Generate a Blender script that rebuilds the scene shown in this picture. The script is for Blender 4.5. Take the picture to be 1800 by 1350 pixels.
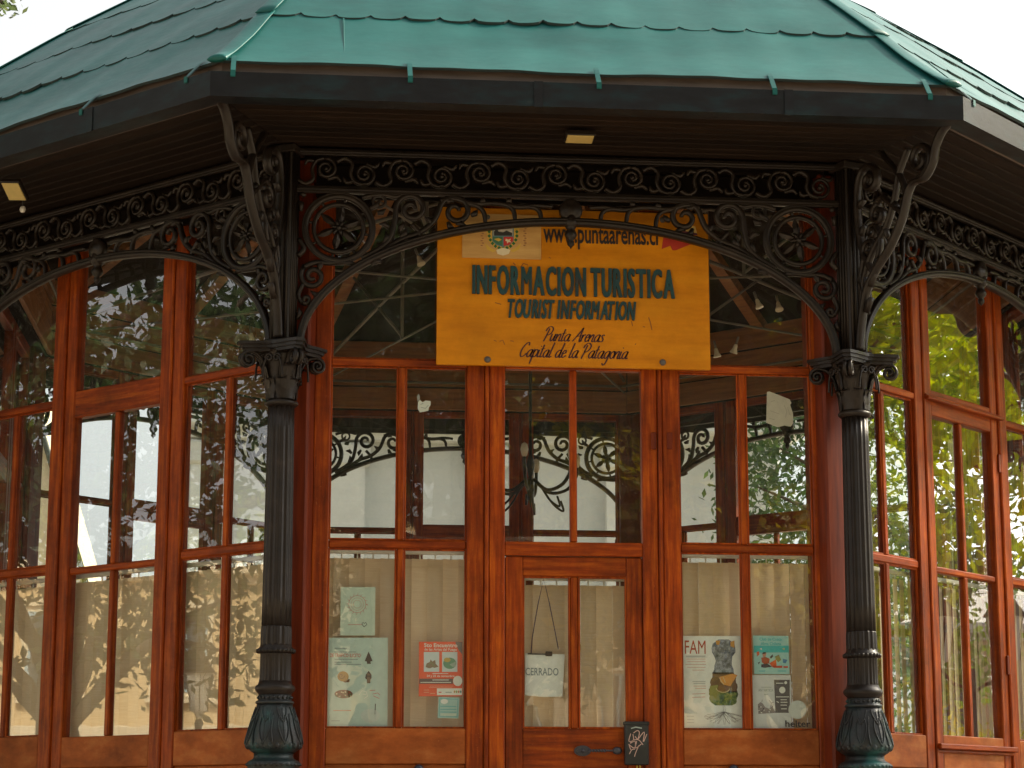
import bpy, math, random
import numpy as np
from mathutils import Vector, Matrix
R = math.radians
for o in list(bpy.data.objects): bpy.data.objects.remove(o)
scene = bpy.context.scene
col = scene.collection

# ------------------------------------------------------------------ camera
CAM = np.array([-1.4043, -11.0371, 1.6]); YAW, PITCH, ROLL, FPX = -0.0987, 0.196, -0.0009, 3828.74
def rotm(y, p, r):
    cy, sy = math.cos(y), math.sin(y); cp, sp = math.cos(p), math.sin(p); cr, sr = math.cos(r), math.sin(r)
    return np.array([[cy,-sy,0],[sy,cy,0],[0,0,1]]) @ np.array([[1,0,0],[0,cp,-sp],[0,sp,cp]]) @ np.array([[cr,0,sr],[0,1,0],[-sr,0,cr]])
CR = rotm(YAW, PITCH, ROLL)
cd = bpy.data.cameras.new('camera'); cam = bpy.data.objects.new('camera', cd); col.objects.link(cam)
cd.sensor_width = 36; cd.lens = FPX / 1800 * 36; cd.clip_start = .1; cd.clip_end = 6000
bx_, by_, bz_ = CR[:,0], -CR[:,2]*-1, -CR[:,1]
cam.matrix_world = Matrix(((bx_[0],by_[0],bz_[0],CAM[0]),(bx_[1],by_[1],bz_[1],CAM[1]),(bx_[2],by_[2],bz_[2],CAM[2]),(0,0,0,1)))
scene.camera = cam

# ------------------------------------------------------------------ sky, sun, exposure
SUN_AZ, SUN_EL = 14.0, 36.0        # degrees: azimuth from +x towards +y (behind the kiosk, to the right)
w = bpy.data.worlds.new('World'); scene.world = w; w.use_nodes = True
nt = w.node_tree; nt.nodes.clear()
sky = nt.nodes.new('ShaderNodeTexSky'); sky.sky_type = 'NISHITA'; sky.sun_disc = False
sky.sun_elevation = R(SUN_EL); sky.sun_rotation = R(90 - SUN_AZ); sky.air_density = 1.0; sky.dust_density = 4.0; sky.ozone_density = 1.0
hsv = nt.nodes.new('ShaderNodeHueSaturation'); hsv.inputs['Saturation'].default_value = .14; hsv.inputs['Value'].default_value = 1.0
bg = nt.nodes.new('ShaderNodeBackground'); bg.inputs['Strength'].default_value = .135
out = nt.nodes.new('ShaderNodeOutputWorld')
wm = nt.nodes.new('ShaderNodeMix'); wm.data_type = 'RGBA'; wm.blend_type = 'MULTIPLY'; wm.inputs[0].default_value = 1; wm.inputs[7].default_value = (1.0, .99, .955, 1)
nt.links.new(sky.outputs[0], hsv.inputs['Color']); nt.links.new(hsv.outputs[0], wm.inputs[6]); nt.links.new(wm.outputs[2], bg.inputs[0]); nt.links.new(bg.outputs[0], out.inputs[0])
sd = bpy.data.lights.new('sun', 'SUN'); sd.energy = 3.2; sd.angle = R(2.0); sd.color = (1, .86, .64)
sun = bpy.data.objects.new('sun', sd); col.objects.link(sun)
sv = Vector((math.cos(R(SUN_AZ))*math.cos(R(SUN_EL)), math.sin(R(SUN_AZ))*math.cos(R(SUN_EL)), math.sin(R(SUN_EL))))
sun.rotation_euler = sv.to_track_quat('Z', 'Y').to_euler(); sun.location = sv*60
vs = scene.view_settings; scene.display_settings.display_device = 'sRGB'
vs.view_transform = 'Standard'; vs.look = 'None'; vs.gamma = 1; vs.use_curve_mapping = False; vs.exposure = 1.2
scene.render.engine = 'CYCLES'
cy = scene.cycles; cy.max_bounces = 7; cy.transparent_max_bounces = 16; cy.diffuse_bounces = 3; cy.glossy_bounces = 3
cy.sample_clamp_indirect = 6; cy.caustics_reflective = False; cy.caustics_refractive = False

# ------------------------------------------------------------------ kiosk frame of reference
W = 3.0; AP = W/2/math.tan(math.pi/8); RC = W/2/math.sin(math.pi/8); T8 = math.tan(math.pi/8)
D_WALL = .196; FLOOR = 1.1
def at(fac, v, x, y):
    """photo pixel -> (u, z) on the plane of facet fac, v metres behind the column line"""
    d = CR @ np.array([(x-900)/FPX, 1, -(y-675)/FPX]); a = fac*math.pi/4
    n = np.array([math.sin(a), -math.cos(a), 0]); t = np.array([math.cos(a), math.sin(a), 0]); q0 = np.array([0, AP, 0]) + n*(AP-v)
    k = ((q0-CAM) @ n)/(d @ n); X = CAM + k*d
    return float((X-q0) @ t), float(X[2])

# ------------------------------------------------------------------ materials
MAT = {}
def new_mat(name):
    m = bpy.data.materials.new(name); m.use_nodes = True; MAT[name] = m
    n = m.node_tree; p = n.nodes['Principled BSDF']
    return m, n, p
def N(nt, t, **kw):
    n = nt.nodes.new(t)
    for k, v in kw.items():
        if k in n.inputs: n.inputs[k].default_value = v
        else: setattr(n, k, v)
    return n
def ramp(nt, fac, stops):
    r = nt.nodes.new('ShaderNodeValToRGB'); e = r.color_ramp.elements
    while len(e) < len(stops): e.new(.5)
    for i, (p, c) in enumerate(stops): e[i].position = p; e[i].color = (*c, 1)
    nt.links.new(fac, r.inputs[0]); return r.outputs[0]
def coords(nt, scale=(1,1,1), kind='Object'):
    tc = nt.nodes.new('ShaderNodeTexCoord'); mp = nt.nodes.new('ShaderNodeMapping'); mp.inputs['Scale'].default_value = scale
    oi = nt.nodes.new('ShaderNodeObjectInfo'); cb = nt.nodes.new('ShaderNodeVectorMath'); cb.operation = 'MULTIPLY_ADD'
    nt.links.new(oi.outputs['Random'], cb.inputs[0]); cb.inputs[1].default_value = (37, 53, 71)
    nt.links.new(tc.outputs[kind], cb.inputs[2]); nt.links.new(cb.outputs[0], mp.inputs[0]); return mp.outputs[0]
def noise_mat(name, stops, scale=4, aniso=(1,1,1), rough=.5, rvar=.15, bump=.1, detail=6, coat=0, metallic=0, bscale=None, spec=.5, vary=.12, coat_rough=.25, blotch=0, fleck=(.42,.16,.06)):
    m, nt, p = new_mat(name); v = coords(nt, aniso)
    n = N(nt, 'ShaderNodeTexNoise', Scale=scale, Detail=detail, Roughness=.62); nt.links.new(v, n.inputs['Vector'])
    c = ramp(nt, n.outputs['Fac'], stops)
    oi = nt.nodes.new('ShaderNodeObjectInfo'); mr = N(nt, 'ShaderNodeMapRange'); mr.inputs['To Min'].default_value = 1-vary; mr.inputs['To Max'].default_value = 1+vary
    nt.links.new(oi.outputs['Random'], mr.inputs['Value'])
    h = nt.nodes.new('ShaderNodeHueSaturation'); nt.links.new(mr.outputs[0], h.inputs['Value']); nt.links.new(c, h.inputs['Color'])
    cur = h.outputs[0]
    if blotch:
        vb = coords(nt, (1,1,1)); nb_ = N(nt, 'ShaderNodeTexNoise', Scale=2.6, Detail=7, Roughness=.72); nt.links.new(vb, nb_.inputs['Vector'])
        mb_ = N(nt, 'ShaderNodeMapRange'); mb_.inputs['From Min'].default_value = .3; mb_.inputs['From Max'].default_value = .7; mb_.inputs['To Min'].default_value = 1-blotch; mb_.inputs['To Max'].default_value = 1+blotch*.75; nt.links.new(nb_.outputs['Fac'], mb_.inputs['Value'])
        h2 = nt.nodes.new('ShaderNodeHueSaturation'); nt.links.new(mb_.outputs[0], h2.inputs['Value']); nt.links.new(cur, h2.inputs['Color']); cur = h2.outputs[0]
        nf = N(nt, 'ShaderNodeTexNoise', Scale=95, Detail=3, Roughness=.6); nt.links.new(vb, nf.inputs['Vector']); fr = ramp(nt, nf.outputs['Fac'], [(.66, (0,0,0)), (.74, (.5,.5,.5))])
        mxc = N(nt, 'ShaderNodeMix', data_type='RGBA'); nt.links.new(fr, mxc.inputs[0]); nt.links.new(cur, mxc.inputs[6]); mxc.inputs[7].default_value = (*fleck, 1); cur = mxc.outputs[2]
    nt.links.new(cur, p.inputs['Base Color'])
    n2 = N(nt, 'ShaderNodeTexNoise', Scale=bscale or scale*2.3, Detail=8, Roughness=.7); nt.links.new(v, n2.inputs['Vector'])
    rr = N(nt, 'ShaderNodeMapRange'); rr.inputs['To Min'].default_value = max(.05, rough-rvar); rr.inputs['To Max'].default_value = min(1, rough+rvar)
    nt.links.new(n2.outputs['Fac'], rr.inputs['Value']); nt.links.new(rr.outputs[0], p.inputs['Roughness'])
    if bump:
        b = N(nt, 'ShaderNodeBump', Strength=bump, Distance=.01); nt.links.new(n2.outputs['Fac'], b.inputs['Height']); nt.links.new(b.outputs[0], p.inputs['Normal'])
    p.inputs['Metallic'].default_value = metallic; p.inputs['Specular IOR Level'].default_value = spec
    p.inputs['Coat Weight'].default_value = coat; p.inputs['Coat Roughness'].default_value = coat_rough
    return m
def flat(name, rgb, rough=.7):
    if name in MAT: return MAT[name]
    m, nt, p = new_mat(name); v = coords(nt)
    n = N(nt, 'ShaderNodeTexNoise', Scale=30, Detail=3); nt.links.new(v, n.inputs['Vector'])
    mr = N(nt, 'ShaderNodeMapRange'); mr.inputs['To Min'].default_value = .88; mr.inputs['To Max'].default_value = 1.1; nt.links.new(n.outputs['Fac'], mr.inputs['Value'])
    h = nt.nodes.new('ShaderNodeHueSaturation'); h.inputs['Color'].default_value = (*rgb, 1); nt.links.new(mr.outputs[0], h.inputs['Value']); nt.links.new(h.outputs[0], p.inputs['Base Color'])
    p.inputs['Roughness'].default_value = rough; return m
RED = [(.25, (.10,.013,.0012)), (.5, (.27,.041,.0025)), (.72, (.44,.095,.005))]
wood_v = noise_mat('varnished_wood_vertical', RED, 5, (9,9,.6), .42, .18, .14, coat=0, spec=.22, blotch=.5)
wood_h = noise_mat('varnished_wood_horizontal', RED, 5, (.6,9,9), .42, .18, .14, coat=0, spec=.22, blotch=.5)
WORN_HAZE = [(.2, (.17,.036,.006)), (.5, (.34,.085,.015)), (.78, (.48,.17,.045))]
wood_worn_hazy = noise_mat('weathered_hazy_wood', WORN_HAZE, 3.5, (1.2,6,3), .55, .15, .15, coat=0, spec=.2, blotch=.4)  # worn wood, its tone also lightened for the haze glow low down
wood_dark = noise_mat('dark_red_post_wood', [(.3, (.09,.012,.003)), (.7, (.20,.030,.005))], 5, (8,8,.6), .5, .15, .1, coat=.05, spec=.25)
wood_in = noise_mat('interior_brown_wood', [(.3, (.20,.078,.018)), (.7, (.40,.17,.042))], 4, (.6,8,8), .55, .1, .08, coat=.1)
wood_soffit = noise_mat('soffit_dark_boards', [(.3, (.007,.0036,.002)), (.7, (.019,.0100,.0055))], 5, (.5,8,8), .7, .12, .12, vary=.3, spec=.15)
iron = noise_mat('black_cast_iron', [(.25, (.009,.006,.0045)), (.6, (.020,.0140,.0105)), (.8, (.042,.030,.021))], 9, (1,1,1), .40, .16, .22, coat=.10, coat_rough=.2, bscale=55, spec=.25)
m, nt, p = new_mat('patinated_iron_base'); v = coords(nt)
n1 = N(nt, 'ShaderNodeTexNoise', Scale=7, Detail=6); nt.links.new(v, n1.inputs['Vector'])
c1 = ramp(nt, n1.outputs['Fac'], [(.46, (.012,.012,.012)), (.60, (.016,.032,.034)), (.76, (.026,.12,.115))]); nt.links.new(c1, p.inputs['Base Color']); p.inputs['Roughness'].default_value = .45
n2 = N(nt, 'ShaderNodeTexNoise', Scale=60, Detail=6); nt.links.new(v, n2.inputs['Vector']); b = N(nt, 'ShaderNodeBump', Strength=.25, Distance=.01); nt.links.new(n2.outputs['Fac'], b.inputs['Height']); nt.links.new(b.outputs[0], p.inputs['Normal'])
iron_base = m
roof_m = noise_mat('teal_painted_sheet_roof', [(.25, (.006,.072,.068)), (.5, (.010,.102,.095)), (.8, (.020,.135,.124))], 1.6, (1,3,1), .46, .10, .05, bscale=14, detail=9, vary=.04, spec=.26, blotch=.16, fleck=(.02,.09,.085))
roof_edge = flat('roof_sheet_edge', (.03,.05,.05), .6)
gutter_m = noise_mat('dark_teal_gutter_metal', [(.25, (.007,.007,.008)), (.5, (.012,.013,.015)), (.66, (.012,.024,.028)), (.85, (.034,.040,.042))], 3, (1.5,4,4), .48, .15, .1, vary=.1, spec=.2)
fascia_m = noise_mat('brown_fascia_board', [(.3, (.085,.060,.048)), (.7, (.16,.12,.10))], 4, (.8,6,6), .65, .1, .1)
sign_m = noise_mat('varnished_yellow_board', [(.25, (.50,.165,.003)), (.5, (.62,.225,.005)), (.78, (.69,.28,.010))], 2.2, (1,5,7), .5, .12, .06, coat=0, vary=0, spec=.2, blotch=.2, fleck=(.45,.2,.03))
plaque_m = noise_mat('pale_wood_plaque', [(.3, (.48,.26,.075)), (.7, (.62,.38,.13))], 3, (1,5,8), .5, .1, .06, vary=0)
letter_m = noise_mat('peeling_teal_letter_paint', [(.28, (.06,.035,.03)), (.42, (.008,.040,.046)), (.7, (.008,.062,.068))], 16, (1,1,1), .6, .15, .2)
black_m = flat('black_letter_paint', (.022,.016,.016), .5)
script_m = flat('dark_maroon_script_paint', (.055,.012,.012), .5)
blind_m, nt, p = new_mat('beige_blind_fabric'); v = coords(nt, (1,1,40))
n1 = N(nt, 'ShaderNodeTexNoise', Scale=9, Detail=3); nt.links.new(v, n1.inputs['Vector'])
c1 = ramp(nt, n1.outputs['Fac'], [(.3, (.80,.62,.38)), (.7, (.88,.72,.49))])
oi = nt.nodes.new('ShaderNodeObjectInfo'); mr = N(nt, 'ShaderNodeMapRange'); mr.inputs['To Min'].default_value = .85; mr.inputs['To Max'].default_value = 1.08; nt.links.new(oi.outputs['Random'], mr.inputs['Value'])
h = nt.nodes.new('ShaderNodeHueSaturation'); nt.links.new(mr.outputs[0], h.inputs['Value']); nt.links.new(c1, h.inputs['Color']); nt.links.new(h.outputs[0], p.inputs['Base Color']); p.inputs['Roughness'].default_value = .8
tr = nt.nodes.new('ShaderNodeBsdfTranslucent'); nt.links.new(h.outputs[0], tr.inputs[0]); mx = N(nt, 'ShaderNodeMixShader', Fac=.42)
nt.links.new(p.outputs[0], mx.inputs[1]); nt.links.new(tr.outputs[0], mx.inputs[2]); nt.links.new(mx.outputs[0], nt.nodes['Material Output'].inputs[0])
# glass: clear pane, fresnel reflection of both faces, a faint film of dust
glass_m, nt, p = new_mat('window_glass'); nt.nodes.remove(p)
lw = nt.nodes.new('ShaderNodeLayerWeight'); lw.inputs['Blend'].default_value = .5
pw = N(nt, 'ShaderNodeMath', operation='POWER'); pw.inputs[1].default_value = 2.8; nt.links.new(lw.outputs['Facing'], pw.inputs[0])
ma = N(nt, 'ShaderNodeMath', operation='MULTIPLY_ADD'); ma.inputs[1].default_value = .88; ma.inputs[2].default_value = .105; nt.links.new(pw.outputs[0], ma.inputs[0])
trn = N(nt, 'ShaderNodeBsdfTransparent', Color=(.95,.975,.96,1)); gl = N(nt, 'ShaderNodeBsdfGlossy', Roughness=.006, Color=(1,1,1,1))
v = coords(nt); nz = N(nt, 'ShaderNodeTexNoise', Scale=2.4, Detail=2); nt.links.new(v, nz.inputs['Vector'])
bp = N(nt, 'ShaderNodeBump', Strength=.022, Distance=.02); nt.links.new(nz.outputs['Fac'], bp.inputs['Height']); nt.links.new(bp.outputs[0], gl.inputs['Normal'])
mx = nt.nodes.new('ShaderNodeMixShader'); nt.links.new(ma.outputs[0], mx.inputs[0]); nt.links.new(trn.outputs[0], mx.inputs[1]); nt.links.new(gl.outputs[0], mx.inputs[2])
df = N(nt, 'ShaderNodeBsdfDiffuse', Color=(.6,.6,.55,1)); nd = N(nt, 'ShaderNodeTexNoise', Scale=14, Detail=8, Roughness=.75); nt.links.new(v, nd.inputs['Vector'])
mr = N(nt, 'ShaderNodeMapRange'); mr.inputs['From Min'].default_value = .4; mr.inputs['From Max'].default_value = .75; mr.inputs['To Min'].default_value = .012; mr.inputs['To Max'].default_value = .05; nt.links.new(nd.outputs['Fac'], mr.inputs['Value'])
mx2 = nt.nodes.new('ShaderNodeMixShader'); nt.links.new(mr.outputs[0], mx2.inputs[0]); nt.links.new(mx.outputs[0], mx2.inputs[1]); nt.links.new(df.outputs[0], mx2.inputs[2]); nt.links.new(mx2.outputs[0], nt.nodes['Material Output'].inputs[0])
steel = noise_mat('grey_painted_steel', [(.3, (.13,.115,.095)), (.7, (.22,.20,.17))], 6, (1,1,1), .5)
white_m = flat('white_plastic', (.72,.70,.64), .4)
bulb_m = flat('pale_glass_bulb', (.75,.68,.52), .25)
led_m = flat('yellow_floodlight_panel', (.55,.42,.15), .4)
stone = noise_mat('grey_stone', [(.3, (.26,.25,.23)), (.7, (.38,.36,.33))], 6, (1,1,1), .85, .1, .2)
pave = noise_mat('plaza_paving', [(.3, (.34,.27,.19)), (.7, (.46,.38,.28))], 2, (1,1,1), .85, .1, .2)
cream = noise_mat('cream_stucco', [(.3, (.60,.44,.22)), (.7, (.70,.53,.29))], 1.2, (1,1,.4), .85, .08, .1, vary=.03)
cream_trim = noise_mat('cream_trim', [(.3, (.66,.55,.36)), (.7, (.74,.63,.44))], 2, (1,1,1), .85, .08, .05)
pale = noise_mat('pale_grey_stucco', [(.3, (.50,.53,.52)), (.7, (.62,.64,.62))], 1.0, (1,1,.4), .85, .08, .1, vary=.03)
pale_trim = noise_mat('pale_stone_trim', [(.3, (.58,.60,.58)), (.7, (.68,.70,.67))], 2, (1,1,1), .85, .08, .05)
blue_trim = flat('blue_grey_window_frame', (.30,.42,.45), .6)
win_dark, nt, p = new_mat('dark_far_window'); p.inputs['Base Color'].default_value = (.05,.07,.08,1); p.inputs['Roughness'].default_value = .1
grey_roof = flat('grey_zinc_roof', (.22,.25,.26), .6)
bronze = noise_mat('dark_bronze', [(.3, (.035,.040,.032)), (.7, (.07,.085,.065))], 6, (1,1,1), .4, .1, .1)
bark = noise_mat('tree_bark', [(.3, (.055,.042,.030)), (.7, (.13,.10,.075))], 7, (3,3,.7), .9, .08, .5)
def leaf_mat(name, a, b, tl=.45):
    m, nt, p = new_mat(name); g = nt.nodes.new('ShaderNodeNewGeometry')
    c = ramp(nt, g.outputs['Random Per Island'], [(0, a), (1, b)]); nt.links.new(c, p.inputs['Base Color']); p.inputs['Roughness'].default_value = .5
    t = nt.nodes.new('ShaderNodeBsdfTranslucent'); h = nt.nodes.new('ShaderNodeHueSaturation'); h.inputs['Value'].default_value = 2.1; h.inputs['Saturation'].default_value = 1.1
    nt.links.new(c, h.inputs['Color']); nt.links.new(h.outputs[0], t.inputs[0]); mx = N(nt, 'ShaderNodeMixShader', Fac=tl)
    nt.links.new(p.outputs[0], mx.inputs[1]); nt.links.new(t.outputs[0], mx.inputs[2]); nt.links.new(mx.outputs[0], nt.nodes['Material Output'].inputs[0]); return m
leaf_g = leaf_mat('green_leaf', (.045,.10,.018), (.13,.19,.03))
leaf_d = leaf_mat('dark_leaf', (.022,.055,.018), (.06,.10,.028), .3)
leaf_l = leaf_mat('lime_leaf', (.18,.25,.018), (.40,.42,.035), .62)
leaf_y = leaf_mat('yellow_green_leaf', (.16,.19,.025), (.36,.28,.03))
lamp_glass, nt, p = new_mat('frosted_lantern_glass'); p.inputs['Base Color'].default_value = (.78,.78,.72,1); p.inputs['Roughness'].default_value = .3

# ------------------------------------------------------------------ mesh helpers
class MB:
    def __init__(s): s.v = []; s.f = []; s.sm = []; s.mi = []
    def add(s, vs, fs, smooth=False, mi=0):
        k = len(s.v); s.v += [tuple(map(float, p)) for p in vs]
        for f in fs: s.f.append([i+k for i in f]); s.sm.append(smooth); s.mi.append(mi)
        return s
    def box(s, x0, x1, y0, y1, z0, z1, c=0, mi=0):
        if c <= 0:
            return s.add([(x,y,z) for x in (x0,x1) for y in (y0,y1) for z in (z0,z1)],
                         [(0,1,3,2),(4,6,7,5),(0,4,5,1),(2,3,7,6),(0,2,6,4),(1,5,7,3)], mi=mi)
        c = min(c, abs(x1-x0)*.45, abs(y1-y0)*.45, abs(z1-z0)*.45)
        V = []; idx = {}
        lo = (x0,y0,z0); hi = (x1,y1,z1)
        for sx in (0,1):
            for sy in (0,1):
                for sz in (0,1):
                    for ax in range(3):
                        sg = (sx,sy,sz); p = []
                        for k in range(3):
                            e = hi[k] if sg[k] else lo[k]
                            if k != ax: e += -c if sg[k] else c
                            p.append(e)
                        idx[(sx,sy,sz,ax)] = len(V); V.append(p)
        F = []
        for ax in range(3):
            o = [k for k in range(3) if k != ax]
            for sd in (0,1):
                q = []
                for a, b in ((0,0),(1,0),(1,1),(0,1)):
                    g = [0,0,0]; g[ax] = sd; g[o[0]] = a; g[o[1]] = b; q.append(idx[(*g, ax)])
                F.append(q)
            for a in (0,1):
                for b in (0,1):
                    g0 = [0,0,0]; g0[o[0]] = a; g0[o[1]] = b; g1 = list(g0); g1[ax] = 1
                    F.append([idx[(*g0,o[0])], idx[(*g1,o[0])], idx[(*g1,o[1])], idx[(*g0,o[1])]])
        for sx in (0,1):
            for sy in (0,1):
                for sz in (0,1): F.append([idx[(sx,sy,sz,k)] for k in range(3)])
        return s.add(V, F, mi=mi)
    def prism(s, pts, y0, y1, mi=0):     # outline in (x, z), extruded along y
        n = len(pts); V = [(x,y0,z) for x,z in pts] + [(x,y1,z) for x,z in pts]
        return s.add(V, [list(range(n)), list(range(2*n-1,n-1,-1))] + [[i,(i+1)%n,n+(i+1)%n,n+i] for i in range(n)], mi=mi)
    def lathe(s, prof, n=20, c=(0,0), mod=None, smooth=True, mi=0):
        V = []; 
        for r, z in prof:
            for i in range(n):
                a = 2*math.pi*i/n; rr = r*(mod(a, z) if mod else 1); V.append((c[0]+rr*math.cos(a), c[1]+rr*math.sin(a), z))
        F = [[j*n+i, j*n+(i+1)%n, (j+1)*n+(i+1)%n, (j+1)*n+i] for j in range(len(prof)-1) for i in range(n)]
        s.add(V, F, smooth, mi); k = len(s.v)-len(V)
        for base in (0, (len(prof)-1)*n): s.f.append([k+base+i for i in range(n)]); s.sm.append(False); s.mi.append(mi)
        return s
    def tube(s, pts, r, n=6, closed=False, depth=None, up=(0,1,0), mi=0, smooth=True):
        P = [Vector(p) for p in pts]; m = len(P); V = []; upv = Vector(up)
        for i in range(m):
            a = P[(i-1) % m] if (closed or i) else P[0]; b = P[(i+1) % m] if (closed or i < m-1) else P[m-1]
            t = (b-a); t = t.normalized() if t.length > 1e-9 else Vector((0,0,1))
            bn = upv - t*upv.dot(t)
            if bn.length < 1e-3: bn = Vector((1,0,0)) - t*t.x
            bn.normalize(); nn = bn.cross(t)
            rr = r[i] if isinstance(r, (list,tuple)) else r; dd = depth if depth else rr
            for k in range(n):
                th = 2*math.pi*(k+.5)/n; V.append(P[i] + nn*(rr*math.cos(th)) + bn*(dd*math.sin(th)))
        F = []
        for i in range(m if closed else m-1):
            for k in range(n): F.append([i*n+k, i*n+(k+1)%n, ((i+1)%m)*n+(k+1)%n, ((i+1)%m)*n+k])
        if not closed: F += [list(range(n))[::-1], [(m-1)*n+k for k in range(n)]]
        return s.add(V, F, smooth, mi)
    def ribbon(s, pts, wd, y, mi=0):
        P = [Vector((a,b)) for a,b in pts]; V = []
        for i in range(len(P)):
            t = P[min(i+1,len(P)-1)] - P[max(i-1,0)]; t = t.normalized() if t.length else Vector((1,0)); nn = Vector((-t.y,t.x))
            ww = wd(t) if callable(wd) else wd
            for sg in (-1,1): q = P[i] + nn*ww/2*sg; V.append((q.x, y, q.y))
        return s.add(V, [[2*i,2*i+1,2*i+3,2*i+2] for i in range(len(P)-1)], mi=mi)
    def poly(s, pts, y, mi=0): return s.add([(a,y,b) for a,b in pts], [list(range(len(pts)))], mi=mi)
    def mirror(s):
        s.v = [(-x,y,z) for x,y,z in s.v]; s.f = [f[::-1] for f in s.f]; return s
    def mesh(s, name, mats):
        me = bpy.data.meshes.new(name); me.from_pydata(s.v, [], s.f)
        me.polygons.foreach_set('use_smooth', s.sm); me.polygons.foreach_set('material_index', s.mi)
        for m in (mats if isinstance(mats, (list,tuple)) else [mats]): me.materials.append(m)
        me.update(); return me
def ob(name, data, mat=None, parent=None, loc=None, rz=None):
    if isinstance(data, MB):
        import bmesh
        me = data.mesh(name, mat); bm = bmesh.new(); bm.from_mesh(me); bmesh.ops.recalc_face_normals(bm, faces=bm.faces); bm.to_mesh(me); bm.free()
    else: me = data
    o = bpy.data.objects.new(name, me); col.objects.link(o)
    if parent: o.parent = parent
    if loc is not None: o.location = loc
    if rz is not None: o.rotation_euler = (0,0,rz)
    return o
def sheet(name, mb, mat, parent=None):      # keeps face directions (flat print facing out)
    o = bpy.data.objects.new(name, mb.mesh(name, mat)); col.objects.link(o); o.parent = parent; return o
def tag(o, label=None, cat=None, group=None, kind=None):
    for k, v in (('label',label),('category',cat),('group',group),('kind',kind)):
        if v: o[k] = v
    return o
def empty(name, loc=(0,0,0), rz=0, parent=None):
    o = bpy.data.objects.new(name, None); col.objects.link(o); o.location = loc; o.rotation_euler = (0,0,rz); o.parent = parent; return o
def crom(P, k=6, closed=False):
    P = [np.array(p, float) for p in P]; n = len(P); o = []
    for i in range(n if closed else n-1):
        a = P[(i-1)%n] if closed or i else P[0]; b = P[i]; c = P[(i+1)%n]; d = P[(i+2)%n] if closed or i+2 < n else P[n-1]
        for j in range(k):
            t = j/k; o.append(.5*((2*b)+(-a+c)*t+(2*a-5*b+4*c-d)*t*t+(-a+3*b-3*c+d)*t**3))
    if not closed: o.append(P[-1])
    return [tuple(q) for q in o]
def spiral(cx, cz, r0, r1, a0, turns, n=26):
    return [(cx+(r0+(r1-r0)*i/n)*math.cos(a0+2*math.pi*turns*i/n), cz+(r0+(r1-r0)*i/n)*math.sin(a0+2*math.pi*turns*i/n)) for i in range(n+1)]
def circ(cx, cz, r, n=32, rx=None): return [(cx+(rx or r)*math.cos(2*math.pi*i/n), cz+r*math.sin(2*math.pi*i/n)) for i in range(n)]
def yy(pts, y): return [(a, y, b) for a, b in pts]
def Y(v): return v - AP        # facet-local y of a plane v metres behind the column line

# ------------------------------------------------------------------ ground
g = ob('ground', MB().add([(-3000,-3000,0),(3000,-3000,0),(3000,3000,0),(-3000,3000,0)], [(0,1,2,3)]), pave); tag(g, kind='structure')

# ------------------------------------------------------------------ kiosk
kiosk = empty('octagonal_kiosk', (0, AP, 0))
tag(kiosk, 'octagonal kiosk with red timber windows, black iron columns and teal sheet roof', 'kiosk')
ANG = [k*math.pi/4 for k in range(8)]            # 0 front, 1 right, 7 left
# podium and steps
mb = MB(); ring = lambda a: [(a/math.cos(math.pi/8)*math.sin(math.pi/4*k+math.pi/8), -a/math.cos(math.pi/8)*math.cos(math.pi/4*k+math.pi/8)) for k in range(8)]
for a, z0, z1 in ((4.35,.002,.95),(4.45,.95,FLOOR)):
    q = ring(a); mb.add([(x,y,z0) for x,y in q]+[(x,y,z1) for x,y in q], [list(range(8))[::-1], list(range(8,16))]+[[i,(i+1)%8,8+(i+1)%8,8+i] for i in range(8)])
podium = ob('podium', mb, stone, kiosk)
for i in range(6): ob('step', MB().box(-1.2,1.2,-4.45-.3*(6-i),-4.452,.003+i*.001,.17*(i+1)-.005*i,.015), stone, podium)
ob('floor_deck', MB().add([(x,y,FLOOR+.004) for x,y in ring(3.42)], [list(range(8))]), wood_in, kiosk)

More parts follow.
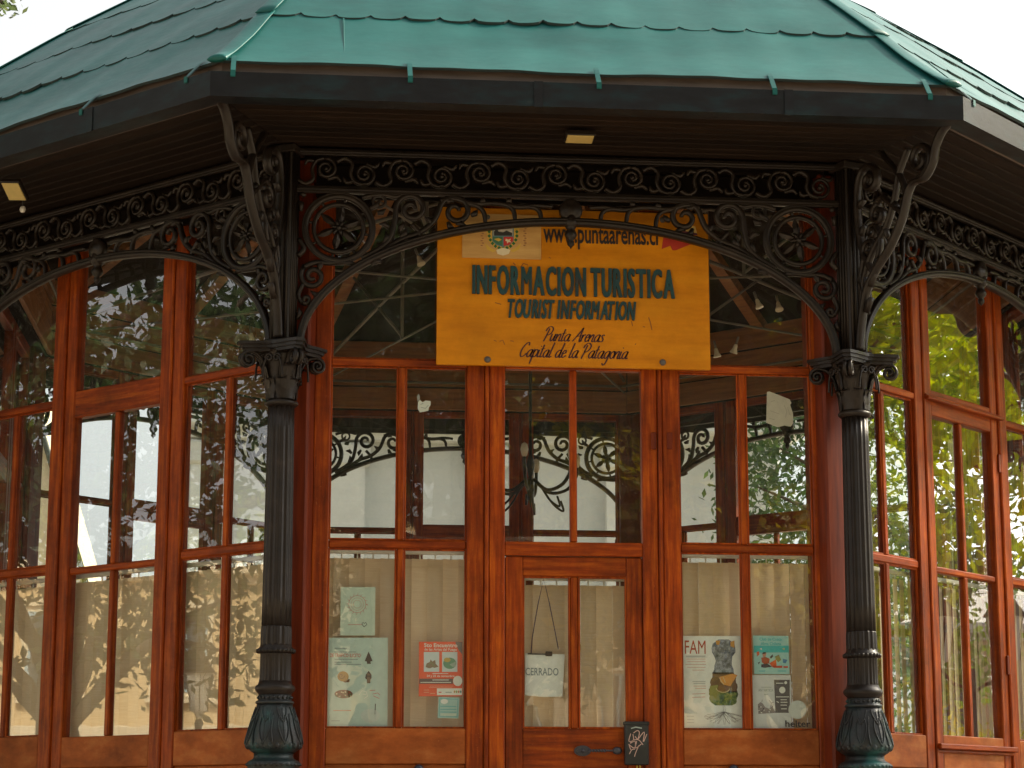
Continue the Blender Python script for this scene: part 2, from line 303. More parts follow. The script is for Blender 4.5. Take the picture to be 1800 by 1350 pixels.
# ---- roof
PROF = [(4.425,5.222),(4.36,5.270),(4.30,5.318),(4.14,5.452),(3.92,5.665),(3.55,5.995),(3.0,6.46),(2.4,6.92),(1.8,7.32),(1.2,7.68),(.6,7.98),(.12,8.25)]
SD = [0]
for (a0,z0),(a1,z1) in zip(PROF, PROF[1:]): SD.append(SD[-1]+math.hypot(a1-a0, z1-z0))
def prof(sv_):
    sv_ = max(0, min(SD[-1]-1e-6, sv_))
    for i in range(len(SD)-1):
        if sv_ <= SD[i+1]:
            t = (sv_-SD[i])/(SD[i+1]-SD[i]); (a0,z0),(a1,z1) = PROF[i], PROF[i+1]
            dz, da = z1-z0, a1-a0; L = math.hypot(da,dz); return a0+da*t, z0+dz*t, -dz/L*-1, -da/L
S1 = .655; NC = 7; courses = [S1*i for i in range(NC)] + [SD[-1]-.05]
def roof_course(s0, s1, scal, lift, seed):
    rnd = random.Random(seed); ph = [rnd.uniform(0,6) for _ in range(6)]
    a_mid = prof(s0)[0]; per = .171; nsc = max(4, round(2*a_mid*T8*.97/per)); ncol = nsc*8; rows = 9; V = []; F = []
    for j in range(rows+1):
        for i in range(ncol+1):
            t = i/ncol; s_ = s0 + (s1+.04-s0)*(j/rows)
            if scal:
                fr = (t*nsc) % 1.0; sc = .050*(1-math.sqrt(max(0, 1-(abs(2*fr-1)**2.6)*.98)))       # pointed cusps between shallow bowls
                s_ += (sc-.012)*(1-j/rows)
            a, z, nx, nz = prof(s_); hw = a*T8; u = -hw + 2*hw*t
            wob = .004*math.sin(3.1*u+ph[0]+2*s_)+.003*math.sin(7.3*u+ph[1]-5*s_)+.0015*math.sin(19*u+ph[2])
            edge = min(1, 6*t, 6*(1-t)); off = lift*(1-.6*j/rows) + wob*edge
            V.append((u, -a-off*.66, z+off*.75))
    for j in range(rows):
        for i in range(ncol): k = j*(ncol+1)+i; F.append((k,k+1,k+ncol+2,k+ncol+1))
    mb = MB().add(V, F, True)
    lip = [(x, y+.010, z-.011) for x,y,z in V[:ncol+1]]
    mb.add(V[:ncol+1]+lip, [(i,i+1,ncol+2+i,ncol+1+i) for i in range(ncol)], False, 1)
    return mb
roof_lining = None
rc = [roof_course(courses[i], courses[i+1], i > 0, .006+.007*(i>0), i) for i in range(NC)]
rc_mesh = [m_.mesh('roof_course', [roof_m, roof_edge]) for m_ in rc]
lin = MB().add([(-3.32*T8,-3.32,5.5),(3.32*T8,-3.32,5.5),(.1,-.2,7.6),(-.1,-.2,7.6)], [(0,1,2,3)]).mesh('ceiling_lining', wood_soffit)
def seam_mesh(s0, s1, u):
    pts = []
    for i in range(9): a, z, nx, nz = prof(s0+(s1-s0)*i/8); pts.append((u, -a-.004, z+.006))
    return MB().tube(pts, .0030, 5, up=(1,0,0))
def hip_piece(s0, s1, r0, r1, first):
    pts = []; rr = []
    for i in range(9):
        a, z, nx, nz = prof(s0+(s1-s0)*i/8); c = a/math.cos(math.pi/8); pts.append((c*math.sin(math.pi/8), -c*math.cos(math.pi/8), z+.008+.012*(1-i/8))); rr.append(r0+(r1-r0)*i/8)
    if first:
        d = Vector(pts[0])-Vector(pts[1]); d.normalize(); p0 = Vector(pts[0]); pts = [tuple(p0+d*.035), tuple(p0+d*.028), tuple(p0+d*.014)]+pts; rr = [r0*.2, r0*.6, r0*.9]+rr
    mbh = MB()
    nrm = [(x, y, z) for x, y, z in pts]
    for i in range(len(nrm)): pass
    return mbh.tube(pts, [r_*(max(.15, .8-.16*i) if first else .15) for i, r_ in enumerate(rr)], 14, up=(math.cos(math.pi/8), math.sin(math.pi/8), 0), depth=.052)
hips = [hip_piece(courses[i], courses[i+1]+.03, .050, .040, i == 0).mesh('hip_cap', roof_m) for i in range(NC)]
GUT = [(4.51,5.016),(4.512,5.141),(4.498,5.146),(4.494,5.03),(4.405,5.03),(4.405,5.118),(4.395,5.118),(4.395,5.016)]
mb = MB(); n = len(GUT); mb.add([(-a*T8,-a,z) for a,z in GUT]+[(a*T8,-a,z) for a,z in GUT], [[i,(i+1)%n,n+(i+1)%n,n+i] for i in range(n)])
gut_mesh = mb.mesh('gutter', gutter_m)
fas = MB().box(-4.39*T8, 4.39*T8, -4.392, -4.36, 5.03, 5.243).mesh('fascia_board', fascia_m)
strap = MB().tube([(0,-4.43,5.228),(0,-4.478,5.197),(0,-4.505,5.152),(0,-4.516,5.146),(0,-4.518,5.128)], .016, 4, depth=.004, up=(0,-.6,.8), smooth=False)
def strap_mb():
    P = [(-4.395,5.266),(-4.42,5.246),(-4.445,5.222),(-4.508,5.152),(-4.519,5.148),(-4.519,5.118)]; mb = MB()
    V = [(sx*.012,y,z) for y,z in P for sx in (-1,1)] + [(sx*.012,y+.004,z-.004) for y,z in P for sx in (-1,1)]
    m_ = len(P); F = [[2*i,2*i+1,2*i+3,2*i+2] for i in range(m_-1)] + [[2*m_+2*i,2*m_+2*i+2,2*m_+2*i+3,2*m_+2*i+1] for i in range(m_-1)]
    return mb.add(V, F)
strap_mesh = strap_mb().mesh('gutter_strap', roof_m)
joint_mesh = MB().box(-.022,.022,-4.5165,-4.5125,5.012,5.143).mesh('gutter_joint', gutter_m)
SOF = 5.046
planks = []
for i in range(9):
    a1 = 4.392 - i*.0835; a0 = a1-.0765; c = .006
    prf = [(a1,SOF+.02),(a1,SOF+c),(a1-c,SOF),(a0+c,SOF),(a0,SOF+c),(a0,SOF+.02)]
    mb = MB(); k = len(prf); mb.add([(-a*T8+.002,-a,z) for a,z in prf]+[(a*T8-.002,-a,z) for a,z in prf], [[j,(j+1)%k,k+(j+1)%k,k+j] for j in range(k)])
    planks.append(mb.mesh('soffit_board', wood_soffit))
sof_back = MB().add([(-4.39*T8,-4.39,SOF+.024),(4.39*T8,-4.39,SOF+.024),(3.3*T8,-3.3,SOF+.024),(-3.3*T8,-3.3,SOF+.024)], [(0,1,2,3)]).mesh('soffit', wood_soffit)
rng = random.Random(4)
roofs = []
for k in range(8):
    a = ANG[k]
    rf = ob('roof', rc_mesh[0], parent=kiosk, rz=a); roofs.append(rf)
    for m_ in rc_mesh[1:]: ob('roof_course', m_, parent=rf)
    for m_ in hips: ob('hip_cap', m_, parent=rf)
    for s0, s1, u in ((.03,S1-.02,-1.22),(S1+.03,2*S1-.03,-1.42)): ob('sheet_seam', seam_mesh(s0,s1,u), roof_m, rf)
    gt = ob('gutter', gut_mesh, parent=kiosk, rz=a)
    for u in (-1.76,-.9,.03,.91,1.70): ob('gutter_strap', strap_mesh, parent=gt, loc=(u,0,0))
    for u in (-.27,.98): ob('gutter_joint', joint_mesh, parent=gt, loc=(u,0,0))
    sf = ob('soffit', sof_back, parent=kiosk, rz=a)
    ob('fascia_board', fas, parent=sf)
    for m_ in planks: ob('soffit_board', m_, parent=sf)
    ob('ceiling_lining', lin, parent=kiosk, rz=a)

ob('finial', MB().lathe([(.24,8.08),(.20,8.22),(.10,8.32),(.07,8.45),(.13,8.56),(.13,8.62),(.05,8.74),(.03,9.0),(.005,9.3)], 16), roof_m, kiosk)

# ---- iron columns
def fl(nf, d): return lambda a, z: 1 - d*abs(math.sin(nf*a/2))**1.5*0 - d*(.5+.5*math.cos(nf*a))
def shaft_mb():
    mb = MB()
    mb.lathe([(.0785,2.425),(.080,2.44),(.0795,2.51),(.0775,2.53),(.0775,2.535)], 96, mod=fl(16,.085))
    pr = [(.0765-.0075*(i/8), 2.535+(3.668-2.535)*i/8) for i in range(9)]
    mb.lathe(pr, 96, mod=fl(16,.085))
    mb.lathe([(.080,2.25),(.0815,2.262),(.0795,2.28),(.0785,2.395),(.0815,2.402)], 110, mod=fl(22,.08))
    mb.lathe([(.079,2.398),(.090,2.404),(.0945,2.414),(.090,2.424),(.080,2.434),(.078,2.445)], 28)
    for i in range(26):
        a = 2*math.pi*i/26; mb.lathe([(.002,2.401),(.008,2.405),(.0095,2.412),(.008,2.419),(.002,2.422)], 6, (.0915*math.cos(a), .0915*math.sin(a)))
    mb.lathe([(.080,2.192),(.083,2.2),(.098,2.214),(.1015,2.226),(.098,2.238),(.086,2.246),(.081,2.262)], 28)
    return mb
def base_mb():
    mb = MB(); bell = [(.098,1.906),(.118,1.918),(.137,1.936),(.1415,1.955),(.137,1.985),(.125,2.03),(.110,2.08),(.097,2.12),(.088,2.15)]
    mb.lathe(bell, 64, mod=lambda a, z: 1+.016*math.cos(8*a)+.006*math.cos(24*a))
    mb.lathe([(.086,2.146),(.0955,2.151),(.097,2.157),(.093,2.163),(.083,2.168),(.081,2.18),(.083,2.194)], 28)
    for i in range(20):
        a = 2*math.pi*i/20; mb.lathe([(.001,2.172),(.007,2.176),(.008,2.181),(.001,2.190)], 5, (.083*math.cos(a), .083*math.sin(a)))
    # embossed leaves on the bell
    def rb(z):
        for (r0,z0),(r1,z1) in zip(bell, bell[1:]):
            if z0 <= z <= z1: return r0+(r1-r0)*(z-z0)/(z1-z0)
        return bell[-1][0]
    for i in range(8):
        a0 = 2*math.pi*i/8
        for dirn, zz in ((0, [(0,1.945),(0,2.0),(0,2.06),(0,2.125)]), (1, [(0,1.95),(.14,1.99),(.22,2.04),(.17,2.085),(.08,2.09)]), (-1, [(0,1.95),(-.14,1.99),(-.22,2.04),(-.17,2.085),(-.08,2.09)]), (2, [(.36,1.95),(.30,2.02),(.36,2.10)]), (3, [(.02,2.06),(.20,2.10),(.26,2.135)]), (4, [(-.02,2.06),(-.20,2.10),(-.26,2.135)])):
            pts = [((rb(z)+.003)*math.cos(a0+t), (rb(z)+.003)*math.sin(a0+t), z) for t, z in crom(zz, 4)]
            n_ = len(pts); mb.tube(pts, [.0045*(1-.6*j/n_) for j in range(n_)], 5, up=(math.cos(a0), math.sin(a0), 0))
        # scalloped collar under the bell
        for j in range(3):
            a = a0+j*math.pi/12; mb.lathe([(.001,1.925),(.012,1.932),(.016,1.944),(.012,1.958),(.001,1.966)], 6, (.130*math.cos(a), .130*math.sin(a)))
    mb.lathe([(.16,FLOOR),(.16,1.70),(.15,1.72),(.142,1.77),(.128,1.80),(.128,1.838),(.133,1.845),(.133,1.86),(.124,1.868),(.104,1.878),(.098,1.888),(.098,1.906)], 32)
    for i in range(30):
        a = 2*math.pi*i/30; mb.lathe([(.001,1.842),(.011,1.847),(.012,1.853),(.001,1.861)], 6, (.129*math.cos(a), .129*math.sin(a)))
    return mb
def leaf_strip(mb, a0, z0, z1, r0, r1, wd, curl):
    V = []; n_ = 8
    for j in range(n_+1):
        t = j/n_; z = z0+(z1-z0)*min(1, t*1.15) - (curl*(t-.8)*2 if t > .8 else 0); r = r0+(r1-r0)*t**1.6+(curl*(t-.7)*1.6 if t > .7 else 0); ww = wd*(.75+.5*math.sin(math.pi*min(1,t*1.05)))*(1 if t < .9 else .55)*(1+.16*math.cos(5*math.pi*t))
        for sg in (-1,0,1):
            rr = r + (.007 if sg == 0 else 0); x, y = rr, sg*ww/2; V.append((x*math.cos(a0)-y*math.sin(a0), x*math.sin(a0)+y*math.cos(a0), z))
    mb.add(V, [[j*3+i, j*3+i+1, j*3+i+4, j*3+i+3] for j in range(n_) for i in (0,1)], True)
def capital_mb():
    mb = MB()
    mb.lathe([(.070,3.655),(.084,3.664),(.0885,3.674),(.084,3.684),(.071,3.690),(.071,3.72),(.078,3.80),(.092,3.87),(.112,3.915),(.118,3.925)], 28)
    for i in range(8): leaf_strip(mb, i*math.pi/4+math.pi/8, 3.692, 3.80, .074, .088, .052, .028)
    for i in range(4): leaf_strip(mb, i*math.pi/2+math.pi/4, 3.692, 3.872, .074, .112, .060, .038)
    for i in range(4): leaf_strip(mb, i*math.pi/2, 3.80, 3.94, .088, .135, .036, .02)
    # volutes at the four corners
    for i in range(4):
        a0 = i*math.pi/2+math.pi/4; ca, sa = math.cos(a0), math.sin(a0)
        pts = crom([(.085,3.80),(.105,3.87),(.14,3.915),(.185,3.928)], 4) + spiral(.190,3.886,.042,.010,math.pi/2,-1.6,24)
        for off in (-.014,.014):
            mb.tube([(r*ca-off*sa, r*sa+off*ca, z) for r, z in pts], [.009]*3+[.0085]*(len(pts)-3), 6, up=(-sa,ca,0), depth=.012)
        mb.lathe([(.001,3.872),(.012,3.876),(.013,3.886),(.012,3.896),(.001,3.90)], 8, (.192*ca, .192*sa))
        # inner helices on each face
        for sg in (-1,1):
            b0 = i*math.pi/2; cb_, sb_ = math.cos(b0), math.sin(b0)
            q = crom([(sg*.055,3.79),(sg*.05,3.85),(sg*.035,3.895)], 4) + [(sg*x, z) for x, z in spiral(.022,3.893,.022,.006,0,1.3,16)]
            mb.tube([(.122*cb_-x*sb_, .122*sb_+x*cb_, z) for x, z in q], .006, 5, up=(cb_,sb_,0))
    # abacus: concave sides, chopped corners
    for z0, z1, k in ((3.926,3.944,.93),(3.944,3.962,1.0),(3.962,3.978,1.07)):
        out_ = []
        for i in range(4):
            a0 = i*math.pi/2+math.pi/4
            for t in np.linspace(-.78,.78,9)[:-1] if False else np.linspace(-.70,.70,9):
                mid = i*math.pi/2+math.pi/2; r = (.132+.095*abs(t/.70)**2)*k; th = mid+t; out_.append((r*math.cos(th), r*math.sin(th)))
        n_ = len(out_); mb.add([(x,y,z0) for x,y in out_]+[(x,y,z1) for x,y in out_], [list(range(n_))[::-1], list(range(n_,2*n_))]+[[i,(i+1)%n_,n_+(i+1)%n_,n_+i] for i in range(n_)])
    return mb
def pier_mb():
    mb = MB(); mb.box(-.052,.052,-.052,.052,3.978,5.045,.008)
    for a in range(4):
        c, s_ = math.cos(a*math.pi/2), math.sin(a*math.pi/2)
        for u in (-.036,-.012,.012,.036): mb.tube([(.054*c-u*s_, .054*s_+u*c, 3.99), (.054*c-u*s_, .054*s_+u*c, 5.03)], .0075, 6, up=(c,s_,0))
    mb.box(-.075,.075,-.075,.075,3.979,4.005,.006).box(-.075,.075,-.075,.075,5.0,5.04,.006)
    return mb
shaft_mesh = None
def clean(mb, name, mats):
    import bmesh
    me = mb.mesh(name, mats); bm = bmesh.new(); bm.from_mesh(me); bmesh.ops.recalc_face_normals(bm, faces=bm.faces); bm.to_mesh(me); bm.free(); return me
sh_m = clean(shaft_mb(), 'iron_column', iron); ba_m = clean(base_mb(), 'column_base', iron_base); ca_m = clean(capital_mb(), 'capital', iron); pi_m = clean(pier_mb(), 'pier', iron)
# bracket, in the plane running out from the column (x = distance out)
def bar(pts, r=.013, d=.02, n=8):
    return MB().tube([(0,-x,z) for x, z in pts], r, n, up=(1,0,0), depth=d)
main = crom([(.062,4.01),(.085,4.15),(.13,4.30),(.22,4.41),(.34,4.50),(.45,4.63),(.51,4.76),(.56,4.80),(.64,4.80),(.71,4.86),(.745,4.95),(.80,5.01),(.88,5.04)], 6)
br_parts = [('bracket_bar', bar(crom([(.075,4.14),(.115,4.36),(.19,4.50),(.32,4.62),(.40,4.76),(.44,4.88),(.52,4.99)],6), .012, .022)),
            ('bracket_scroll', bar(crom([(.24,4.47),(.27,4.55),(.25,4.62)],4)+spiral(.205,4.62,.042,.010,0,1.3,18), .011, .020)),
            ('bracket_scroll', bar(crom([(.10,4.24),(.14,4.31),(.13,4.38)],4)+spiral(.10,4.385,.03,.008,0,1.2,16), .010, .018)),
            ('bracket_scroll', bar(spiral(.615,4.905,.095,.022,-math.pi*.55,1.45,34), .016, .026)),
            ('bracket_scroll', bar(crom([(.20,4.40),(.12,4.53),(.085,4.70),(.085,4.86),(.12,4.96),(.19,4.985),(.25,4.95)],6)+spiral(.20,4.90,.062,.015,.6,-1.3,22), .016, .026)),
            ('bracket_scroll', bar(crom([(.46,4.66),(.38,4.72),(.30,4.78),(.24,4.76)],5)+spiral(.26,4.70,.055,.014,1.6,1.35,22), .016, .026)),
            ('bracket_scroll', bar(crom([(.50,4.74),(.46,4.84),(.40,4.92),(.34,4.98),(.30,5.03)],5), .014, .022)),
            ('bracket_scroll', bar(crom([(.12,4.30),(.10,4.40),(.13,4.50)],5)+spiral(.175,4.535,.05,.012,3.4,-1.3,20), .014, .022))]
br_lf = []
for x, z, dx, dz in ((.13,4.20,.05,.07),(.17,4.33,.05,.07),(.33,4.56,-.04,.07),(.42,4.69,-.05,.05),(.10,4.62,.04,.05),(.67,4.82,-.05,.03),(.09,4.78,.05,.03)):
    br_lf.append(('bracket_leaf', clean(MB().tube([(0,-x,z),(0,-(x+dx*.5),z+dz*.7),(0,-(x+dx),z+dz)], [.014,.020,.003], 6, up=(1,0,0), depth=.020), 'bracket_leaf', iron)))
br_main = clean(bar(main, .016, .028), 'eave_bracket', iron); br_mesh = [(nm, clean(m_, nm, iron)) for nm, m_ in br_parts] + br_lf
for k in range(8):
    a = ANG[k]+math.pi/8; loc = (RC*math.sin(a), -RC*math.cos(a), 0)
    c = ob('iron_column', sh_m, parent=kiosk, loc=loc, rz=a)
    ob('column_base', ba_m, parent=c); ob('capital', ca_m, parent=c); ob('pier', pi_m, parent=c)
    b = ob('eave_bracket', br_main, parent=kiosk, loc=loc, rz=a)
    for nm, m_ in br_mesh: ob(nm, m_, parent=b)

# ---- frieze and arch spandrels (facet-local: x = u, y = Y(0))
Y0 = Y(0)
fr = MB()
for z0, z1 in ((5.005,5.040),(4.800,4.838)):
    fr.box(-1.445,1.445,Y0-.016,Y0+.016,z0,z1,.004); fr.box(-1.445,1.445,Y0-.026,Y0+.0165,z0+(z1-z0)*.32,z0+(z1-z0)*.68,.004)
fr_m = clean(fr, 'frieze', iron)
def fscroll(flip):
    f = -1 if flip else 1; mb = MB()
    q = crom([(-.125,-.052*f),(-.085,-.072*f),(-.045,-.045*f),(-.052,.01*f),(-.03,.055*f),(.012,.070*f)],5)+[(x, z*f) for x, z in spiral(.02,.012,.058,.014,math.pi*.55,-1.55,24)]
    mb.tube(yy([(x, 4.921+z) for x, z in q], Y0), [.0125*(1-.4*i/55) for i in range(60)][:len(q)] if len(q) <= 60 else .011, 6, depth=.016)
    mb.tube(yy(crom([(-.035,4.921+.05*f),(-.075,4.921+.058*f),(-.09,4.921+.03*f)],4), Y0), [.009,.010,.012,.013,.013,.012,.010,.008,.003], 5, depth=.012)
    mb.tube(yy(crom([(.03,4.921-.045*f),(.075,4.921-.03*f),(.10,4.921-.055*f)],4), Y0), [.009,.010,.012,.013,.013,.012,.010,.008,.003], 5, depth=.012)
    mb.lathe([(.001,-.012),(.012,-.008),(.014,0),(.012,.008),(.001,.012)], 6, (.022,Y0)); 
    for i in range(len(mb.v)-30, len(mb.v)): x, y, z = mb.v[i]; mb.v[i] = (x, Y0+z, 4.921+.012*f+(y-Y0))
    return clean(mb, 'frieze_scroll', iron)
fs_m = [fscroll(0), fscroll(1)]
AA, AB, AZ = 1.41, .69, 3.985       # arch ellipse
def arch(off=0, n=64): return [((AA+off)*math.cos(math.pi*i/n), AZ+(AB+off)*math.sin(math.pi*i/n)) for i in range(n+1)]
ar = MB(); ar.tube(yy(arch(), Y0), .019, 8, depth=.032); ar.tube(yy(arch(.014), Y0-.014), .011, 6, depth=.018)
ar_m = clean(ar, 'arch', iron)
def pm(mb, name): return clean(mb, name, iron)
def flip(mb): m2 = MB(); m2.v = list(mb.v); m2.f = [list(f) for f in mb.f]; m2.sm = list(mb.sm); m2.mi = list(mb.mi); return m2.mirror()
def t_(pts, r=.0105, d=.018, n=6): return MB().tube(yy(pts, Y0), [r*1.45*(1 if i < len(pts)*.75 else 1-.35*(i/len(pts)-.75)*4) for i in range(len(pts))], n, depth=d)
ringp = MB().tube(yy(circ(1.222,4.612,.174,40), Y0), .018, 8, closed=True, depth=.020)
ringp.tube(yy(circ(1.222,4.612,.188,40), Y0-.010), .007, 5, closed=True)
ringp.tube(yy(circ(1.222,4.612,.129,36), Y0), .0135, 6, closed=True, depth=.016)
for i in range(8):
    a = i*math.pi/4+.2; ringp.tube([(1.222+.13*math.cos(a),Y0,4.612+.13*math.sin(a)),(1.222+.176*math.cos(a),Y0,4.612+.176*math.sin(a))], .008, 5)
ros = MB()
for i in range(6):
    a = i*math.pi/3+math.pi/2+.16; V = []; ca, sa = math.cos(a), math.sin(a)
    for r, wd, dp in ((.012,.012,-.012),(.035,.021,-.018),(.065,.032,-.016),(.09,.028,-.010),(.112,.012,-.014),(.122,.001,-.010)):
        for sg in (-1,0,1): V.append((1.222+r*ca-sg*wd*.62*sa, Y0+dp+(.010 if sg else -.004), 4.612+r*sa+sg*wd*.62*ca))
    ros.add(V, [[j*3+q,j*3+q+1,j*3+q+4,j*3+q+3] for j in range(5) for q in (0,1)])
    b = a+math.pi/6; ros.tube([(1.222,Y0-.006,4.612),(1.222+.03*math.cos(b),Y0-.022,4.612+.03*math.sin(b)),(1.222+.046*math.cos(b),Y0-.010,4.612+.046*math.sin(b))], [.008,.009,.003], 5)
ros.lathe([(.001,-.03),(.012,-.026),(.017,-.016),(.017,.004)], 10, (0,0)); 
k_ = len(ros.v)-40
for i in range(k_, len(ros.v)): x, y, z = ros.v[i]; ros.v[i] = (1.222+x, Y0+z, 4.612+y)
spand = [('spandrel_ring', ringp), ('spandrel_rosette', ros),
  ('spandrel_scroll', t_(crom([(1.10,4.455),(1.02,4.50),(.955,4.565),(.93,4.66),(.925,4.72)],5)+spiral(.842,4.728,.083,.016,0,1.5,28), .0115)),
  ('spandrel_scroll', t_(crom([(1.02,4.47),(.90,4.56),(.80,4.60),(.73,4.66),(.70,4.72)],5)+spiral(.610,4.722,.088,.018,.05,1.45,28), .0115)),
  ('spandrel_scroll', t_(crom([(.84,4.645),(.80,4.60),(.79,4.57)],4), .009)),
  ('spandrel_scroll', t_(crom([(.69,4.775),(.62,4.79),(.52,4.765),(.40,4.772),(.28,4.755),(.18,4.765),(.10,4.76)],5), .010)),
  ('spandrel_hook', t_(crom([(.56,4.765),(.50,4.755),(.462,4.72),(.452,4.655)],5), .009)),
  ('spandrel_hook', t_(crom([(.42,4.77),(.345,4.765),(.305,4.735),(.295,4.672)],5), .009)),
  ('spandrel_hook', t_(crom([(.27,4.757),(.20,4.755),(.165,4.73),(.158,4.680)],5), .009)),
  ('spandrel_ringlet', MB().tube(yy(circ(1.012,4.765,.033,16), Y0), .009, 6, closed=True, depth=.014)),
  ('spandrel_scroll', t_(crom([(1.19,4.43),(1.27,4.425),(1.34,4.425),(1.40,4.40)],5)+spiral(1.352,4.352,.066,.014,.8,-1.5,24), .0105)),
  ('spandrel_scroll', t_(crom([(1.40,4.31),(1.425,4.25),(1.40,4.205)],4)+spiral(1.385,4.225,.024,.008,-.6,-1.1,12), .009)),
  ('spandrel_scroll', t_(crom([(1.43,4.46),(1.40,4.50),(1.43,4.55)],4), .011)),
  ('spandrel_scroll', t_(crom([(1.10,4.78),(1.05,4.795),(.98,4.80),(.93,4.79),(.90,4.80)],4), .009))]
for x, z, dx, dz in ((1.06,4.72,-.05,.05),(1.0,4.44,.05,-.02),(.88,4.65,.02,-.05),(.65,4.66,-.03,-.03),(.56,4.64,.05,.01),(1.33,4.22,.03,.05),(1.43,4.12,-.01,.06),(1.14,4.42,.05,.0),(.96,4.62,.05,.02),(.90,4.57,-.03,.05),(.985,4.54,-.01,.06),(.74,4.635,.03,.05),(.66,4.80,-.04,-.03),(.53,4.70,-.035,.03),(.48,4.77,-.02,.03),(.34,4.78,-.02,.02),(1.02,4.70,-.04,.02),(1.30,4.43,.02,-.05),(1.42,4.70,.02,.06),(1.40,4.78,.03,.01)):
    spand.append(('spandrel_leaf', MB().tube([(x,Y0,z),(x+dx*.5-dz*.2,Y0-.006,z+dz*.6+dx*.2),(x+dx,Y0,z+dz)], [.011,.018,.003], 6, depth=.014)))
key = MB()
key.lathe([(.001,-.035),(.020,-.034),(.030,-.028),(.040,-.024),(.055,-.020),(.062,-.008),(.062,.02)], 20)
for i in range(len(key.v)): x, y, z = key.v[i]; key.v[i] = (x, Y0+z, 4.742+y)
key.lathe([(.03,4.80),(.034,4.79),(.034,4.70),(.042,4.685),(.042,4.665),(.030,4.655),(.022,4.64),(.030,4.625),(.034,4.61),(.026,4.592),(.014,4.582),(.020,4.57),(.018,4.556),(.006,4.545),(.001,4.535)], 14, (0,Y0+.004))
key_m = pm(key, 'keystone_pendant')
spm = []
for nm, mbb in spand: spm += [(nm, pm(flip(mbb), nm)), (nm, pm(mbb, nm))]
for k in range(8):
    a = ANG[k]
    f_ = ob('frieze', fr_m, parent=kiosk, rz=a)
    nS = 14
    for i in range(nS): ob('frieze_scroll', fs_m[i % 2], parent=f_, loc=(-1.345+2.70*(i+.15)/(nS-.7), 0, 0))
    ac = ob('arch', ar_m, parent=kiosk, rz=a); ob('keystone_pendant', key_m, parent=ac)
    for nm, m_ in spm: ob(nm, m_, parent=ac)

# ---- glazed timber walls
dW = D_WALL
def rect_frame(mb, u0, u1, z0, z1, su, zt, zb, y0, y1, c=.006):
    """outer rectangle u0..u1, z0..z1 with stiles su wide and rails zt / zb tall"""
    mb.box(u0,u0+su,y0,y1,z0,z1,c); mb.box(u1-su,u1,y0,y1,z0,z1,c)
    if zt: mb.box(u0+su,u1-su,y0+.001,y1-.001,z1-zt,z1,c)
    if zb: mb.box(u0+su,u1-su,y0+.001,y1-.001,z0,z0+zb,c)
CACHE = {}
def shared(key, fn):
    if key not in CACHE: CACHE[key] = fn()
    return CACHE[key]
def cbx(name, mat, parent, dims, c=.004):
    key = (name, mat.name) + tuple(round(d, 4) for d in dims)
    return ob(name, shared(key, lambda: clean(MB().box(*dims, c), name, mat)), parent=parent)
def pane(parent, u0, u1, z0, z1, y):
    return ob('pane', shared(('pane',round(u0,4),round(u1,4),round(z0,4),round(z1,4)), lambda: MB().add([(u0-.004,y,z0-.004),(u1+.004,y,z0-.004),(u1+.004,y,z1+.004),(u0-.004,y,z1+.004)], [(0,1,2,3)]).mesh('pane', glass_m)), parent=parent)
YF, YB, YG = Y(dW-.035), Y(dW+.035), Y(dW+.004)
def side_bay(a, s, off, full=True):
    g0, g1 = .562, 1.275; lo, hi = (s*g0+off, s*g1+off) if s > 0 else (s*g1+off, s*g0+off)
    i0, i1 = sorted((s*.470+off, s*1.362+off)); mc = s*.905+off
    def fm():
        mb = MB()
        mb.box(i0, lo, YF, YB, FLOOR+.01, 4.995, .006); mb.box(hi, i1, YF, YB, FLOOR+.01, 4.995, .006)
        for z0, z1 in ((3.918,3.956),(1.86,2.040),(4.90,4.995),(FLOOR+.01,FLOOR+.16)): mb.box(lo, hi, YF+.004, YB-.002, z0, z1, .005, 2 if z0 == 1.86 else 1)  # bottom rail takes the hazy wood, low haze glow painted into its colour
        return clean(mb, 'window_frame', [wood_v, wood_h, wood_worn_hazy])
    fr_ = ob('window_frame', shared(('wf',s,off), fm), parent=kiosk, rz=a)
    cbx('glazing_rail', wood_h, fr_, (lo,hi,YF+.012,YB-.01,2.958,3.002), .007)
    for z0, z1 in ((2.040,2.958),(3.002,3.918)):
        cbx('glazing_bar', wood_v, fr_, (mc-.019,mc+.019,YF+.014,YB-.012,z0,z1), .006)
        pane(fr_, lo, mc-.019, z0, z1, YG); pane(fr_, mc+.019, hi, z0, z1, YG)
    pane(fr_, lo, hi, 3.956, 4.90, YG)
    cbx('bottom_panel', wood_worn_hazy, fr_, (lo,hi,YF+.02,YB-.02,FLOOR+.16,1.86), .004)
    # thin glazing beads round the openings
    def bd():
        mb = MB()
        for q0, q1, z0, z1 in ((lo,hi,3.956,4.90),(lo,mc-.019,3.002,3.918),(mc+.019,hi,3.002,3.918),(lo,mc-.019,2.04,2.958),(mc+.019,hi,2.04,2.958)):
            for x in (q0,q1-.009): mb.box(x,x+.009,YF+.022,YG-.002,z0,z1,.002)
            for z in (z0,z1-.009): mb.box(q0+.009,q1-.009,YF+.022,YG-.002,z,z+.009,.002)
        return clean(mb, 'glazing_bead', wood_v)
    ob('glazing_bead', shared(('bd',s,off), bd), parent=fr_)
    return fr_
